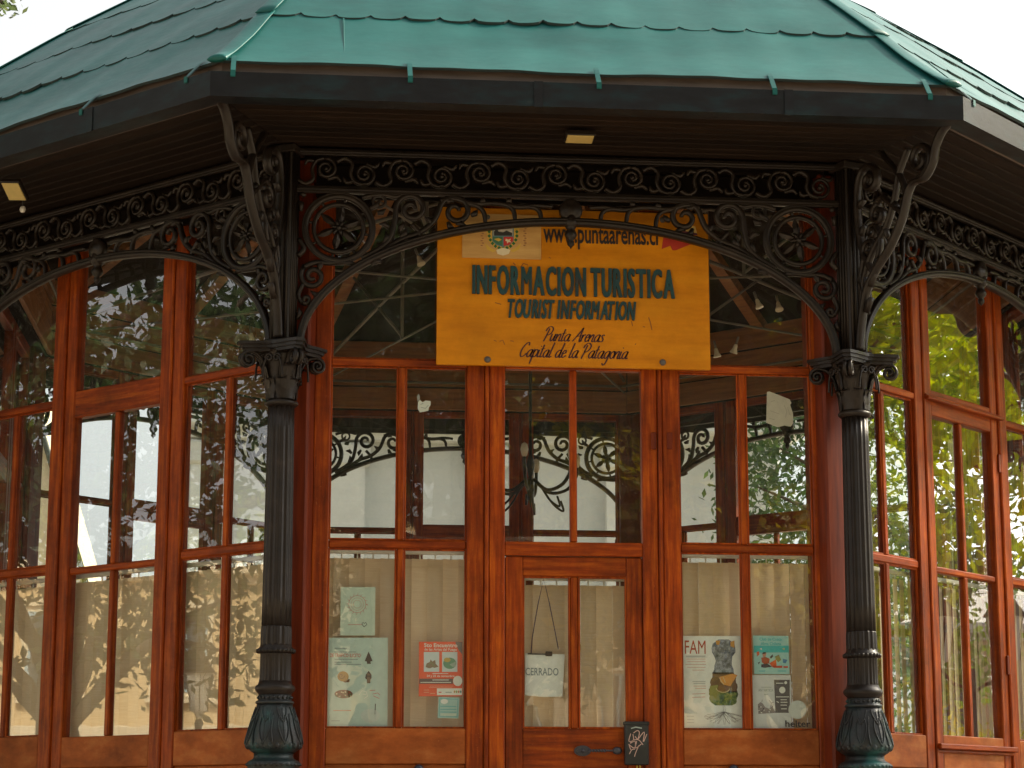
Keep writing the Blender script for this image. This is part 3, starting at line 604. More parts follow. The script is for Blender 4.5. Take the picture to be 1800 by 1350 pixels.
def centre_bay(a, kind, off):
    L, Rr = -.362+off, .362+off; o0, o1 = -.446+off, .446+off
    hz = {'door': [(3.918,3.956),(2.930,3.002)], 'plain': [(3.835,3.992),(1.86,2.03),(FLOOR+.01,FLOOR+.16)], 'ledge': [(3.856,4.004),(1.84,2.047),(FLOOR+.01,FLOOR+.16)]}[kind] + [(4.90,4.995)]
    def fm():
        mb = MB(); mb.box(o0,L,YF+.004,YB,FLOOR+.01,4.995,.006); mb.box(Rr,o1,YF+.004,YB,FLOOR+.01,4.995,.006)
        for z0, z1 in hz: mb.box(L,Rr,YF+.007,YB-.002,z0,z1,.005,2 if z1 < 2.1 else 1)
        return clean(mb, 'centre_frame', [wood_v, wood_h, wood_worn_hazy])
    fr_ = ob('centre_frame', shared(('cf',kind,off), fm), parent=kiosk, rz=a)
    zt = hz[0][1]; pane(fr_, L, Rr, zt, 4.90, YG); m0, m1 = off-.019, off+.019
    if kind == 'door':
        cbx('glazing_bar', wood_v, fr_, (m0,m1,YF+.016,YB-.012,3.002,3.918), .006)
        pane(fr_, L, m0, 3.002, 3.918, YG); pane(fr_, m1, Rr, 3.002, 3.918, YG)
    else:
        zl, zm0, zm1, zu = (2.03,2.938,2.976,3.835) if kind == 'plain' else (2.047,2.955,2.99,3.856)
        cbx('glazing_rail', wood_h, fr_, (L,Rr,YF+.014,YB-.01,zm0,zm1), .007)
        for z0, z1 in ((zl,zm0),(zm1,zu)):
            cbx('glazing_bar', wood_v, fr_, (m0,m1,YF+.016,YB-.012,z0,z1), .006); pane(fr_, L, m0, z0, z1, YG); pane(fr_, m1, Rr, z0, z1, YG)
        cbx('bottom_panel', wood_worn_hazy, fr_, (L,Rr,YF+.02,YB-.02,FLOOR+.16,hz[1][0]), .004)
        if kind == 'ledge':
            for z0, z1, e in ((3.935,3.952,.055),(3.952,3.966,.040),(1.948,1.968,.03),(1.968,1.998,.055)): cbx('ledge_moulding', wood_h, fr_, (o0-.02,o1+.02,YF-e+.02,YF+.012,z0,z1), .005)
            for z in (2.42,3.62): cbx('hinge', wood_dark, fr_, (o1-.02,o1+.03,YF-.008,YF+.004,z,z+.11), .003)
    for x in (o0-.012, o1+.012): cbx('cover_bead', wood_v, fr_, (x-.0105,x+.0105,YF-.010,YB-.01,FLOOR+.02,4.99), .006)
    return fr_
wp = MB(); wp.box(-1.40,1.40,Y(.10),Y(.30),4.997,5.04)
wp_m = clean(wp, 'wall_plate', wood_soffit)
def post_mb():
    mb = MB()
    mb.box(1.366,1.425,Y(dW-.012),Y(dW+.03),FLOOR+.01,4.995,.004); mb.box(-1.425,-1.366,Y(dW-.012),Y(dW+.03),FLOOR+.01,4.995,.004)
    return mb
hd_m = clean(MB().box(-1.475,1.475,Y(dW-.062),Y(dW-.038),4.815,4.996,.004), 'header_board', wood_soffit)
fp_m = clean(post_mb(), 'jamb_strip', wood_dark)
cp = MB(); cp.box(-.095,.095,-RC+.135,-RC+.33,FLOOR+.005,5.02,.012); cp_m = clean(cp, 'corner_post', wood_dark)
centre = {}
for k in range(8):
    a = ANG[k]; off = .031 if k == 0 else (.012 if k in (1,7) else 0); kind = {0:'door', 1:'ledge'}.get(k, 'plain')
    side_bay(a, -1, off); side_bay(a, 1, off); centre[k] = centre_bay(a, kind, off)
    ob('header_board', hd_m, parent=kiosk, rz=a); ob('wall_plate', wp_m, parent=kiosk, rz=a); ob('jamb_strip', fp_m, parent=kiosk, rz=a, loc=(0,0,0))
    ob('corner_post', cp_m, parent=kiosk, rz=a+math.pi/8)
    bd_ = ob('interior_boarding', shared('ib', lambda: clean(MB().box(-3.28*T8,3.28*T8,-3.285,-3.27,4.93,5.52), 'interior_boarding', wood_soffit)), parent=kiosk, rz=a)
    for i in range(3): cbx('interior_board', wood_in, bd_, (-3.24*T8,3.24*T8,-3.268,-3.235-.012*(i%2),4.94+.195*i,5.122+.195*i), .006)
# front door leaf, hinges, handle
do = .031; DL, DR = -.358+do, .360+do
YD, YDB = YF+.020, YB-.004
mb = MB()
mb.box(DL,-.264+do-.004,YD,YDB,FLOOR+.02,2.926,.005); mb.box(.276+do,DR,YD,YDB,FLOOR+.02,2.926,.005)
gl0, gl1 = -.268+do, .276+do
for z0, z1 in ((2.824,2.926),(1.815,2.042),(FLOOR+.02,FLOOR+.18)): mb.box(gl0,gl1,YD+.002,YDB-.002,z0,z1,.005,1)
door = ob('door', mb, [wood_v, wood_h], kiosk)
cbx('glazing_bar', wood_v, door, (do-.020,do+.022,YD+.006,YDB-.006,2.042,2.824), .006)
pane(door, gl0, do-.020, 2.042, 2.824, YG+.006); pane(door, do+.022, gl1, 2.042, 2.824, YG+.006)
cbx('door_panel', wood_worn_hazy, door, (gl0,gl1,YD+.022,YDB-.015,FLOOR+.18,1.815), .004)
mb = MB()
for q0, q1 in ((gl0,do-.020),(do+.022,gl1)):
    for x in (q0,q1-.010): mb.box(x,x+.010,YD+.004,YG-.002,2.042,2.824,.002)
    for z in (2.042,2.814): mb.box(q0+.01,q1-.01,YD+.004,YG-.002,z,z+.010,.002)
ob('glazing_bead', mb, wood_v, door)
for x, s_ in ((-.404+do,1),(.404+do,1)):
    pass
for px in (1149,1177): u, z = at(0, dW-.035, px, 775); cbx('hinge', wood_dark, centre[0], (u-.014,u+.014,YF-.006,YF+.003,z-.045,z+.045), .003)
hu, hz_ = at(0, dW, 1023, 1320); ku, kz = at(0, dW, 1083, 1320)
mb = MB(); mb.prism([(hu+.043*math.cos(t*math.pi/12), hz_+.027*math.sin(t*math.pi/12)) for t in range(24)], YD-.008, YD+.001)
mb.prism([(hu+.030*math.cos(t*math.pi/12), hz_+.018*math.sin(t*math.pi/12)) for t in range(24)], YD-.014, YD-.008)
mb.lathe([(.001,-.03),(.008,-.027),(.010,-.02),(.010,-.012)], 10)
for i in range(len(mb.v)-40, len(mb.v)): x, y, z = mb.v[i]; mb.v[i] = (hu+x, YD+z, hz_+y)
tw = []; 
for i in range(31):
    t = i/30; tw.append((hu+.03+(ku-hu-.05)*t, YD-.026-.006*math.sin(math.pi*t), hz_+(kz-hz_)*t))
mb.tube(tw, .0055, 6)
for ph in (0, math.pi): mb.tube([(x, y+.006*math.cos(ph+i*.9), z+.006*math.sin(ph+i*.9)) for i, (x,y,z) in enumerate(tw[:22])], .0035, 5)
mb.lathe([(.001,-.036),(.014,-.034),(.020,-.024),(.016,-.012),(.016,0)], 12); 
for i in range(len(mb.v)-60, len(mb.v)): x, y, z = mb.v[i]; mb.v[i] = (ku+x*1.25, YD+z, kz+y)
ob('handle', mb, flat('dark_blued_iron', (.045,.045,.055), .35), door)
# small turn knobs low on the side bays
for px in (735,1286):
    u, z = at(0, dW, px, 1353); mb = MB().lathe([(.001,-.04),(.018,-.037),(.026,-.025),(.020,-.010),(.022,0)], 14)
    for i in range(len(mb.v)): x, y, zz = mb.v[i]; mb.v[i] = (u+x, YF+zz+.004, z+y)
    ob('knob', mb, flat('dark_blue_knob', (.02,.025,.045), .3), kiosk)
# ---- inside: tie rods and struts under the roof
HUB = (0,0,5.25)
hubm = MB().lathe([(.04,5.10),(.10,5.14),(.12,5.20),(.12,5.30),(.06,5.36),(.03,5.9),(.02,6.6)], 12); ob('truss_hub', hubm, steel, kiosk)
rod = clean(MB().tube([(0,-.1,5.22),(0,-3.42,5.10)], .009, 6), 'tie_rod', steel)
rod2 = clean(MB().tube([(0,-.05,5.95),(0,-1.9,5.56),(0,-3.42,5.20)], .015, 4, up=(1,0,0)), 'roof_strut', steel)
strut = clean(MB().box(-.011,.011,-1.69,-1.67,5.17,6.3), 'roof_strut', steel)
diag = clean(MB().tube([(0,-1.68,5.19),(0,-2.6,5.85)], .012, 4, up=(1,0,0)), 'roof_brace', steel)
chord = clean(MB().tube([(-1.28,-3.1,5.14),(1.28,-3.1,5.14)], .011, 5), 'tie_rod', steel)
for k in range(8):
    a = ANG[k]+math.pi/8
    ob('tie_rod', rod, parent=kiosk, rz=a); ob('roof_strut', rod2, parent=kiosk, rz=a); ob('roof_strut', strut, parent=kiosk, rz=a); ob('roof_brace', diag, parent=kiosk, rz=a); ob('tie_rod', chord, parent=kiosk, rz=ANG[k])
    rafter = shared('rafter', lambda: clean(MB().tube([(0,-3.3,5.48),(0,-.25,7.55)], .07, 4, up=(1,0,0), smooth=False), 'rafter', wood_in)); ob('rafter', rafter, parent=kiosk, rz=a)
    ob('rafter', rafter, parent=kiosk, rz=ANG[k])

# ------------------------------------------------------------------ text
def text_mesh(s, mat, bold=0, extrude=0, shear=0, name='lettering'):
    cu = bpy.data.curves.new('t', 'FONT'); cu.body = s; cu.size = 1; cu.offset = bold; cu.extrude = extrude; cu.shear = shear; cu.resolution_u = 3; cu.fill_mode = 'BOTH' if extrude else 'FRONT'
    o = bpy.data.objects.new('t', cu); col.objects.link(o); bpy.context.view_layer.update()
    me = bpy.data.meshes.new_from_object(o.evaluated_get(bpy.context.evaluated_depsgraph_get())); bpy.data.objects.remove(o); bpy.data.curves.remove(cu)
    n_ = len(me.vertices); co = np.empty(n_*3); me.vertices.foreach_get('co', co); co = co.reshape(-1,3)
    me.materials.clear(); me.materials.append(mat); me.name = name
    return me, co
def fit_text(s, mat, u0, u1, z0, z1, y, parent, bold=0, depth=0, shear=0, name='lettering', tilt=0):
    """text stretched into the rectangle u0..u1, z0..z1 (cap height) on the plane y, facing out"""
    me, co = text_mesh(s, mat, bold, .5 if depth else 0, shear, name)
    mn, mxx = co.min(0), co.max(0)
    x = u0 + (co[:,0]-mn[0])/(mxx[0]-mn[0])*(u1-u0); z = z0 + (co[:,1]-mn[1])/(mxx[1]-mn[1])*(z1-z0) + tilt*(x-u0)
    yv = y - (co[:,2]+.5)*depth if depth else np.full(len(x), y)
    me.vertices.foreach_set('co', np.stack([x, yv, z], 1).ravel()); me.update()
    return ob(name, me, parent=parent)
def letters(s, mat, u0, u1, z0, z1, y, parent, bold=.03, depth=.008, shear=0, gap=.03, sp=.28, tilt=0, heavy=.035):
    ms = []; x = 0
    for ch in s:
        if ch == ' ': x += sp; continue
        me, co = text_mesh(ch, mat, 0 if ch == 'M' else bold, .5, shear, 'letter'); wd = co[:,0].max()-co[:,0].min(); ms.append((me, co, x-co[:,0].min())); x += wd+gap - (shear*.0)
    tot = x-gap; k = (u1-u0)/tot; h0 = min(c[:,1].min() for _, c, _ in ms); h1 = max(c[:,1].max() for _, c, _ in ms)
    import bmesh
    for me, co, dx in ms:
        xx = u0+(co[:,0]+dx)*k; z = z0+(co[:,1]-h0)/(h1-h0)*(z1-z0)+tilt*(xx-u0)
        me.vertices.foreach_set('co', np.stack([xx, y-(co[:,2]+.5)*depth, z], 1).ravel()); me.update()
        bm = bmesh.new()
        for q_ in (-1, 0, 1):
            c_ = me.copy(); c_.transform(Matrix.Translation((q_*heavy*k, -.0004*(q_+1), 0))); bm.from_mesh(c_); bpy.data.meshes.remove(c_)
        bm.to_mesh(me); bm.free(); ob('letter', me, parent=parent)

# ------------------------------------------------------------------ information sign
front = lambda name: empty(name, (0, AP, 0))     # things on the front facet, built in facet coordinates
VS = .10; YS = Y(VS)
sg = front('information_sign')
tag(sg, 'yellow varnished tourist information board hanging behind the front iron arch', 'sign')
su0, sz0 = at(0,VS,767,640); su1, _ = at(0,VS,1249,640); _, sz1 = at(0,VS,769,363)
ob('sign_board', MB().box(su0,su1,YS,YS+.028,sz0,sz1,.003), sign_m, sg)
for px, py in ((857,632),(1165,637),(857,382),(1165,386)):
    u, z = at(0,VS,px,py); mb = MB().lathe([(.001,-.012),(.010,-.010),(.016,-.004),(.018,.0)], 12)
    for i in range(len(mb.v)): x, y, zz = mb.v[i]; mb.v[i] = (u+x, YS+zz, z+y)
    ob('bolt', mb, flat('grey_bolt', (.10,.09,.08), .5), sg)
A = lambda x, y, v=VS: at(0, v, x, y)
def box_px(x0, y0, x1, y1, v=VS): a0 = A(x0,y1,v); a1 = A(x1,y0,v); return a0[0], a1[0], a0[1], a1[1]
q = box_px(831,475,1184,517.5); letters('INFORMACION TURISTICA', letter_m, q[0], q[1], q[2], q[3], YS-.001, sg, .012, .012, 0, .175, .22, heavy=.050)
q = box_px(893,531,1117,559); letters('TOURIST INFORMATION', letter_m, q[0], q[1], q[2], q[3], YS-.001, sg, .010, .009, .25, .06, .22, heavy=.05)
q = box_px(955,397,1156,437); fit_text('www.puntaarenas.cl', black_m, q[0], q[1], q[2], q[3], YS-.001, sg, .016, .003)
# brush script
GL = {'a':([[(.75,.85),(.5,1),(.15,.75),(.05,.3),(.25,0),(.5,.15),(.75,.85)],[(.77,1),(.66,.3),(.76,0),(.97,.15)]],.95),
 'n':([[(.02,1),(0,0)],[(0,.4),(.3,.9),(.5,1),(.58,.8),(.52,.2),(.62,0),(.82,.12)]],.82),
 'u':([[(.02,1),(-.02,.3),(.1,0),(.32,.12),(.56,.8)],[(.58,1),(.53,.2),(.63,0),(.82,.12)]],.82),
 't':([[(.22,1.7),(.1,.3),(.2,0),(.44,.12)],[(-.12,1.08),(.5,1.16)]],.48), 'r':([[(.02,1),(0,0)],[(0,.45),(.25,.95),(.48,.92)]],.52),
 'e':([[(.06,.48),(.5,.65),(.45,.98),(.2,.9),(.05,.45),(.2,.02),(.5,.12),(.68,.3)]],.66), 's':([[(.5,.88),(.28,1),(.12,.78),(.42,.38),(.35,.05),(.02,.06)]],.6),
 'p':([[(.07,1.08),(-.06,-.9)],[(0,.5),(.3,1),(.6,.85),(.55,.3),(.3,0),(.04,.2)]],.74), 'i':([[(.05,1),(0,.25),(.1,0),(.32,.14)],[(.12,1.42),(.17,1.52)]],.33),
 'l':([[(.25,2),(.05,.3),(.15,0),(.4,.16)]],.40), 'd':([[(.75,.85),(.5,1),(.15,.75),(.05,.3),(.25,0),(.5,.15),(.75,.85)],[(.86,2.0),(.66,.3),(.76,0),(.97,.15)]],.95),
 'g':([[(.75,.85),(.5,1),(.15,.75),(.05,.3),(.25,0),(.5,.15),(.75,.85)],[(.78,1),(.62,-.4),(.35,-.9),(.02,-.65)]],.9),
 'o':([[(.4,1),(.1,.75),(.05,.3),(.28,0),(.55,.2),(.6,.7),(.4,1),(.62,.85)]],.7),
 'P':([[(.38,1.75),(.22,.8),(.05,-.1)],[(-.12,1.35),(.15,1.9),(.6,2.0),(.95,1.65),(.82,1.1),(.45,.82),(.2,.9)]],1.02),
 'A':([[(.98,1.95),(.5,1.0),(-.1,0)],[(.98,1.95),(.9,1),(.95,0),(1.18,.16)],[(.22,.72),(1.04,.8)]],1.2), 'C':([[(.98,1.55),(.88,1.95),(.5,1.8),(.12,1.1),(.08,.4),(.35,0),(.75,.2),(.98,.5)]],1.05)}
def script(s, x0, ybase, x1, ysize, parent, v=VS, slant=.38):
    """brush lettering between photo columns x0..x1 on baseline row ybase; ysize = x-height in photo rows"""
    mb = MB(); tot = sum(GL[c][1] if c != ' ' else .55 for c in s); u0, zb = A(x0,ybase); u1, _ = A(x1,ybase); k = (u1-u0)/(tot+slant*.4); h = A(x0,ybase-ysize)[1]-zb; x = 0
    for c in s:
        if c == ' ': x += .55; continue
        for st in GL[c][0]:
            P = crom(st, 6) if len(st) > 2 else st
            mb.ribbon([(u0+(x+a+slant*b*h/k*.9)*k, zb+b*h) for a, b in P], lambda t: h*(.09+.14*abs(t.y*.9-t.x*.2)), YS-.0012)
        x += GL[c][1]
    return sheet('script_lettering', mb, script_m, parent)
script('Punta Arenas', 955, 599, 1062, 12.5, sg); script('Capital de la Patagonia', 912, 627, 1104, 13, sg)
# coat-of-arms plaque
q = box_px(812,401,951,453); q = (q[0], q[1], q[2], A(812,375)[1])
plq = ob('plaque', MB().box(q[0],q[1],YS-.006,YS-.0005,q[2],q[3],.0015), plaque_m, sg)
YP = YS-.0066
def px_poly(pts, y, mat, parent, name='emblem_shape', v=VS): return sheet(name, MB().poly([A(a,b,v) for a,b in pts], y), mat, parent)
E_ = lambda n, c: flat(n, c, .6)
pts = [(858,390),(910,391),(913,402),(908,424),(898,434),(884,441),(868,434),(858,424),(854,402)]
px_poly(pts, YP, E_('emblem_gold', (.62,.40,.06)), plq)
px_poly([(865,394),(903,395),(903,424),(896,431),(884,435),(872,431),(865,424)], YP-.0006, E_('emblem_blue', (.10,.22,.26)), plq)
px_poly([(867,396),(901,397),(901,415),(867,415)], YP-.0012, E_('emblem_pale', (.45,.42,.36)), plq)
px_poly([(868,408),(873,402),(876,408),(884,409),(890,406),(900,410),(900,415),(868,415)], YP-.0018, E_('emblem_dark', (.03,.03,.03)), plq)
px_poly([(866,417),(883,417),(883,433),(874,430),(866,424)], YP-.0012, E_('emblem_green', (.05,.17,.10)), plq)
px_poly([(885,417),(902,417),(902,424),(895,431),(885,433)], YP-.0012, E_('emblem_red', (.55,.035,.03)), plq)
px_poly([(868,421),(876,419),(882,422),(876,425)], YP-.0018, E_('emblem_gold', None), plq)
px_poly([(889,420),(893,422),(898,420),(896,424),(899,427),(894,426),(891,429),(891,425),(888,424)], YP-.0018, E_('emblem_cream', (.75,.66,.45)), plq)
for i in range(13):
    t = -.15+(math.pi+.3)*i/12; x, y = 884+25*math.cos(math.pi-t)*.98, 412+25*math.sin(t)*1.02
    px_poly([(x-3.2,y),(x,y-3.4),(x+3.2,y),(x,y+3.4)], YP-.0022, E_('emblem_wreath', (.02,.13,.035)), plq, 'emblem_leaf')
px_poly([(x,y) for x, y in [(872,440),(884,436),(897,440),(894,447),(884,450),(874,447)]], YP-.0024, E_('emblem_cream', None), plq)
px_poly([(852,428),(862,436),(872,441),(866,444),(856,439)], YP-.0005, E_('emblem_gold', None), plq); px_poly([(916,428),(906,436),(896,441),(902,444),(912,439)], YP-.0005, E_('emblem_gold', None), plq)
mb = MB()
for x0 in (846,921):
    for i in range(9): a = A(x0+(2 if i%2 else 0), 398+i*4.2); mb.box(a[0]-.004,a[0]+.007,YP-.0005,YP,a[1]-.004,a[1]+.0015)
ob('faded_lettering', mb, E_('faded_brown', (.30,.13,.06)), plq)
px_poly([(1167,409),(1228,424),(1188,440),(1182,440),(1178,432),(1163,438)], YS-.0012, E_('flag_red', (.42,.03,.015)), sg, 'red_flag')
px_poly([(1196,395),(1222,398),(1225,410),(1197,405)], YS-.0012, E_('flag_cream', (.75,.52,.16)), sg, 'cream_flag'); px_poly([(1197,405),(1225,410),(1226,414),(1180,410)], YS-.0014, E_('flag_purple', (.14,.03,.05)), sg, 'purple_flag')
# scratches in the varnish
mb = MB()
for pts in ([(1140,558),(1143,566),(1146,580)],[(878,600),(884,598),(887,606)],[(868,598),(873,600)],[(897,599),(903,600)],[(915,470),(920,463),(928,466)],[(870,532),(881,535)],[(1110,565),(1112,573)],[(1116,606),(1118,604)],[(902,462),(906,466)],[(1130,574),(1134,575)],[(965,452),(968,454)]):
    sheet('scratch', MB().ribbon([A(a,b) for a,b in pts], .0045, YS-.0011), flat('scratch_brown', (.24,.075,.015)), sg)

# ------------------------------------------------------------------ vertical blinds behind the lower panes
slat_cache = {}
def slat_mesh(wd, z0, z1, ang):
    key = (round(wd,3), round(z0,3), round(z1,3), ang)
    if key not in slat_cache:
        mb = MB(); V = []; n_ = 4; th = ang*.06
        for z in (z0, z1):
            for i in range(n_+1): t = i/n_-.5; V.append((t*wd*math.cos(th), t*wd*math.sin(th)+.006*math.cos(math.pi*t), z))
        mb.add(V, [[i,i+1,n_+2+i,n_+1+i] for i in range(n_)], True); slat_cache[key] = mb.mesh('slat', blind_m)
    return slat_cache[key]
rb = random.Random(11)
names = {0:'front', 1:'right', 7:'left'}
bay_names = {-1:'left bay', 0:'centre bay', 1:'right bay'}
for k in (0,1,7):
    for bay in (-1,0,1):
        off = .031 if k == 0 else .012
        u0, u1 = ((-1.275,-.562),(-.362,.362),(.562,1.275))[bay+1]; u0 += off; u1 += off
        if k == 0 and bay == 0: u0, u1 = gl0, gl1
        u0 -= .17 if k == 7 else (.03 if k == 0 and bay else 0); u1 += .17 if k == 1 else (.03 if k == 0 and bay else 0)
        zt = (2.80 if bay == 0 else 2.93) if k == 0 else 2.915
        yb = Y(dW+.085) if not (k == 0 and bay == 0) else Y(dW+.075)
        e = empty('vertical_blind', (0,AP,0), ANG[k])
        where = {(0,-1):'beige vertical blind behind the front window left of the door', (0,0):'beige vertical blind behind the glass of the front door', (0,1):'beige vertical blind behind the front window right of the door',
                 (7,-1):'beige vertical blind in the far bay of the left wall, at picture edge', (7,0):'beige vertical blind in the middle bay of the left wall', (7,1):'beige vertical blind beside the left iron column, left wall',
                 (1,-1):'beige vertical blind beside the right iron column, right wall', (1,0):'beige vertical blind in the middle bay of the right wall', (1,1):'beige vertical blind in the far bay of the right wall, at picture edge'}[(k,bay)]
        tag(e, where, 'blind', 'vertical blinds behind the lower panes')
        ob('headrail', MB().box(u0-.03,u1+.03,yb-.012,yb+.022,zt+.012,zt+.034,.003), white_m, e)
        n_ = round((u1-u0+.04)/.079); wd = (u1-u0+.04)/n_
        for i in range(n_):
            u = u0-.02+(i+.5)*wd
            s_ = ob('slat', slat_mesh(.088, 1.95, zt-.012, rb.choice((3,4,4,5))), parent=e, loc=(u, yb+.004*(i%2)+rb.uniform(0,.003), 0))
            if k == 0 or i % 2 == 0: ob('slat_hook', shared('hook', lambda: MB().tube([(0,0,-.016),(0,0,.016)], .004, 5).mesh('slat_hook', white_m)), parent=s_, loc=(0,0,zt))

# ------------------------------------------------------------------ posters and papers (inside the glass)
VP = dW+.020; YPO = Y(VP)
def PX(x, y): return at(0, VP, x, y)
def paper(name, pts, mat, label, cat, y=YPO, group=None):
    e = front(name); tag(e, label, cat, group); P = [PX(a,b) for a,b in pts]
    mb = MB().prism(P, y, y+.0008); ob('sheet', mb, mat, e); return e
def shp(parent, pts, mat, lay=1, name='printed_shape', y=YPO): return sheet(name, MB().poly([PX(a,b) for a,b in pts], y-.0007*lay), mat, parent)
def ln(parent, segs, wd, mat, lay=1, name='printed_line', y=YPO):
    mb = MB()
    for s_ in segs: mb.ribbon([PX(a,b) for a,b in s_], wd, y-.0007*lay)
    return sheet(name, mb, mat, parent)
def txt(parent, s, x0, y0, x1, y1, mat, bold=0, lay=1, shear=0, y=YPO):
    a = PX(x0,y1); b = PX(x1,y0); return fit_text(s, mat, a[0], b[0], a[1], b[1], y-.0007*lay, parent, bold, 0, shear, 'printed_text')
def ell(cx, cy, rx, ry, n=20, a0=0, a1=2*math.pi): return [(cx+rx*math.cos(a0+(a1-a0)*i/n), cy+ry*math.sin(a0+(a1-a0)*i/n)) for i in range(n)]
rp = random.Random(5)
# pale green notice with a ring emblem and a heart
pg = flat('pale_green_paper', (.56,.69,.56)); pin = flat('pale_red_print', (.62,.30,.24)); gk = flat('grey_print', (.33,.40,.36)); dk = flat('dark_print', (.06,.05,.05)); wh = flat('white_paper', (.80,.83,.75)); bl = flat('pale_blue_paper', (.54,.69,.60))
e = paper('notice', [(599,1032),(660,1032),(659,1117),(598,1117)], pg, 'small pale green notice with a ring emblem above the arrowhead poster', 'notice')
for r_, w_ in ((15,.0025),(11,.0018),(7,.0016)): ln(e, [ell(628,1062,r_,r_,24)+[ (628+r_,1062)]], w_, pin)
ln(e, [[(628+15*math.cos(t), 1062+15*math.sin(t)), (628+19*math.cos(t+.12), 1062+19*math.sin(t+.12))] for t in np.arange(0,6.28,.39)], .002, pin)
ln(e, [[(612,1098),(636,1098)]], .003, pin); ln(e, [[(640,1102),(636,1097),(638,1094),(640.5,1096),(643,1094),(645,1098),(640,1102)]], .003, dk)
# arrowhead poster
e = paper('poster', [(578,1121),(682,1121),(681,1278),(575,1278)], bl, 'pale green poster with stone arrowheads and shells, left front window', 'poster')
for i, (x1_, y_) in enumerate(((610,1140),(626,1146),(629,1159),(618,1164),(635,1168))[:]):
    ln(e, [[(588,y_),(x1_,y_)]], .0045, gk)
txt(e, 'DE TRAFICO ILICITO', 580, 1149, 634, 1155, flat('red_print', (.62,.13,.08)), .01)
ar_c = flat('arrowhead_brown', (.11,.075,.06))
shp(e, [(648,1145),(655,1162),(651,1163),(652,1167),(645,1167),(645,1163),(641,1162)], ar_c); shp(e, [(648,1179),(653,1186),(653,1192),(651,1195),(651,1201),(645,1201),(645,1195),(642,1192),(643,1186)], ar_c)
sh_c = flat('shell_ochre', (.38,.20,.03)); shp(e, ell(603,1189,10,9), sh_c); shp(e, [(603,1198),(615,1193),(614,1199),(606,1200)], flat('shell_brown', (.16,.07,.02))); ln(e, [[(600+6*(1-i/14)*math.cos(i*.6), 1188+6*(1-i/14)*math.sin(i*.6)) for i in range(14)]], .003, flat('shell_brown', None), 2)
shp(e, ell(604,1220,16,7.5), flat('fossil_brown', (.20,.09,.05)))
for i in range(22): x, y = rp.uniform(591,617), rp.uniform(1215,1225); shp(e, ell(x,y,1.6,1.4,6), [flat('fossil_cream', (.62,.52,.36)), flat('fossil_green', (.12,.22,.10)), flat('fossil_red', (.34,.09,.05))][i%3], 2)
ln(e, [[(631,1222),(636,1214),(644,1216),(646,1224),(640,1228)],[(638,1220),(643,1221)]], .003, wh); ln(e, [[(655,1220),(664,1218),(668,1222)],[(656,1223),(667,1228)],[(650,1214),(660,1213)]], .0025, flat('red_print', None))
txt(e, 'la fiscalia', 586, 1246, 618, 1253, flat('salmon_print', (.70,.36,.22))) if False else ln(e, [[(586,1249),(617,1249)]], .004, flat('salmon_print', (.70,.36,.22)))
ln(e, [[(660,1237),(659,1256)]], .004, dk); shp(e, ell(651,1258,17,12,14), flat('pale_shape', (.60,.68,.60))); ln(e, [[(582,1267),(597,1267)]], .003, gk)
# orange festival poster
orng = flat('orange_print', (.80,.09,.012)); e = paper('poster', [(736.5,1128),(813,1128),(813,1224),(736,1224)], orng, 'small orange poster with two white picture panels, left front window', 'poster')
shp(e, [(800,1128.5),(812.5,1128.5),(812.5,1150),(806,1143)], flat('poster_grey', (.16,.14,.12)))
txt(e, '5to Encuentro', 745.5, 1131, 804, 1137.5, wh, .02, 2); txt(e, 'de las Artes del Fuego', 746, 1139.5, 803, 1145, wh, .01, 2)
for x0 in (745,777): shp(e, [(x0,1146),(x0+27,1146),(x0+27,1181),(x0,1181)], flat('panel_pale', (.58,.68,.68)), 2)
shp(e, [(748,1172),(750,1166),(755,1164),(757,1159),(760,1163),(765,1160),(766,1167),(771,1172),(764,1174),(760,1173),(756,1175),(751,1174)], flat('sculpture_brown', (.22,.15,.08)), 3); ln(e, [[(753,1170),(758,1164),(763,1171)]], .004, flat('sculpture_green', (.15,.24,.08)), 4)
shp(e, ell(790.5,1166,11.5,10), flat('ball_green', (.10,.30,.17)), 3); shp(e, ell(786,1160,6,4,12), flat('ball_yellow', (.50,.36,.05)), 4); shp(e, [(790,1168),(801,1163),(801,1172),(795,1172)], flat('ball_pale', (.30,.42,.34)), 4)
ln(e, [[(760,1184),(788,1184)]], .003, wh, 2); txt(e, '24 y 25 de noviembre', 750, 1186.5, 799, 1191, wh, .015, 2)
shp(e, [(737,1193),(796,1193),(796,1202),(737,1202)], flat('strip_dark', (.10,.06,.05)), 2); ln(e, [[(760,1195.3),(789,1195.3)],[(739,1199.5),(793,1199.5)]], .0038, wh, 3)
shp(e, ell(804.5,1197,8.2,9), wh, 3); ln(e, [[(756,1206),(797,1206)],[(754,1208.5),(795,1208.5)]], .002, flat('peach_print', (.80,.42,.25)), 2)
shp(e, [(768,1210),(812,1210),(812,1222),(768,1222)], wh, 2); ln(e, [[(771,1217),(776,1217)]], .006, flat('red_print', None), 3); ln(e, [[(783,1217),(794,1217)]], .005, gk, 3)
for i, c_ in enumerate(((.6,.35,.1),(.25,.4,.1),(.6,.2,.1),(.1,.3,.25))): shp(e, ell(799+i*3.6,1216,1.6,2.4,8), flat('logo_dot_%s' % 'abcd'[i], c_), 3)
ln(e, [[(745,1213),(754,1213)],[(745,1217),(754,1217)],[(756,1219),(765,1219)]], .003, flat('peach_print', None), 2)
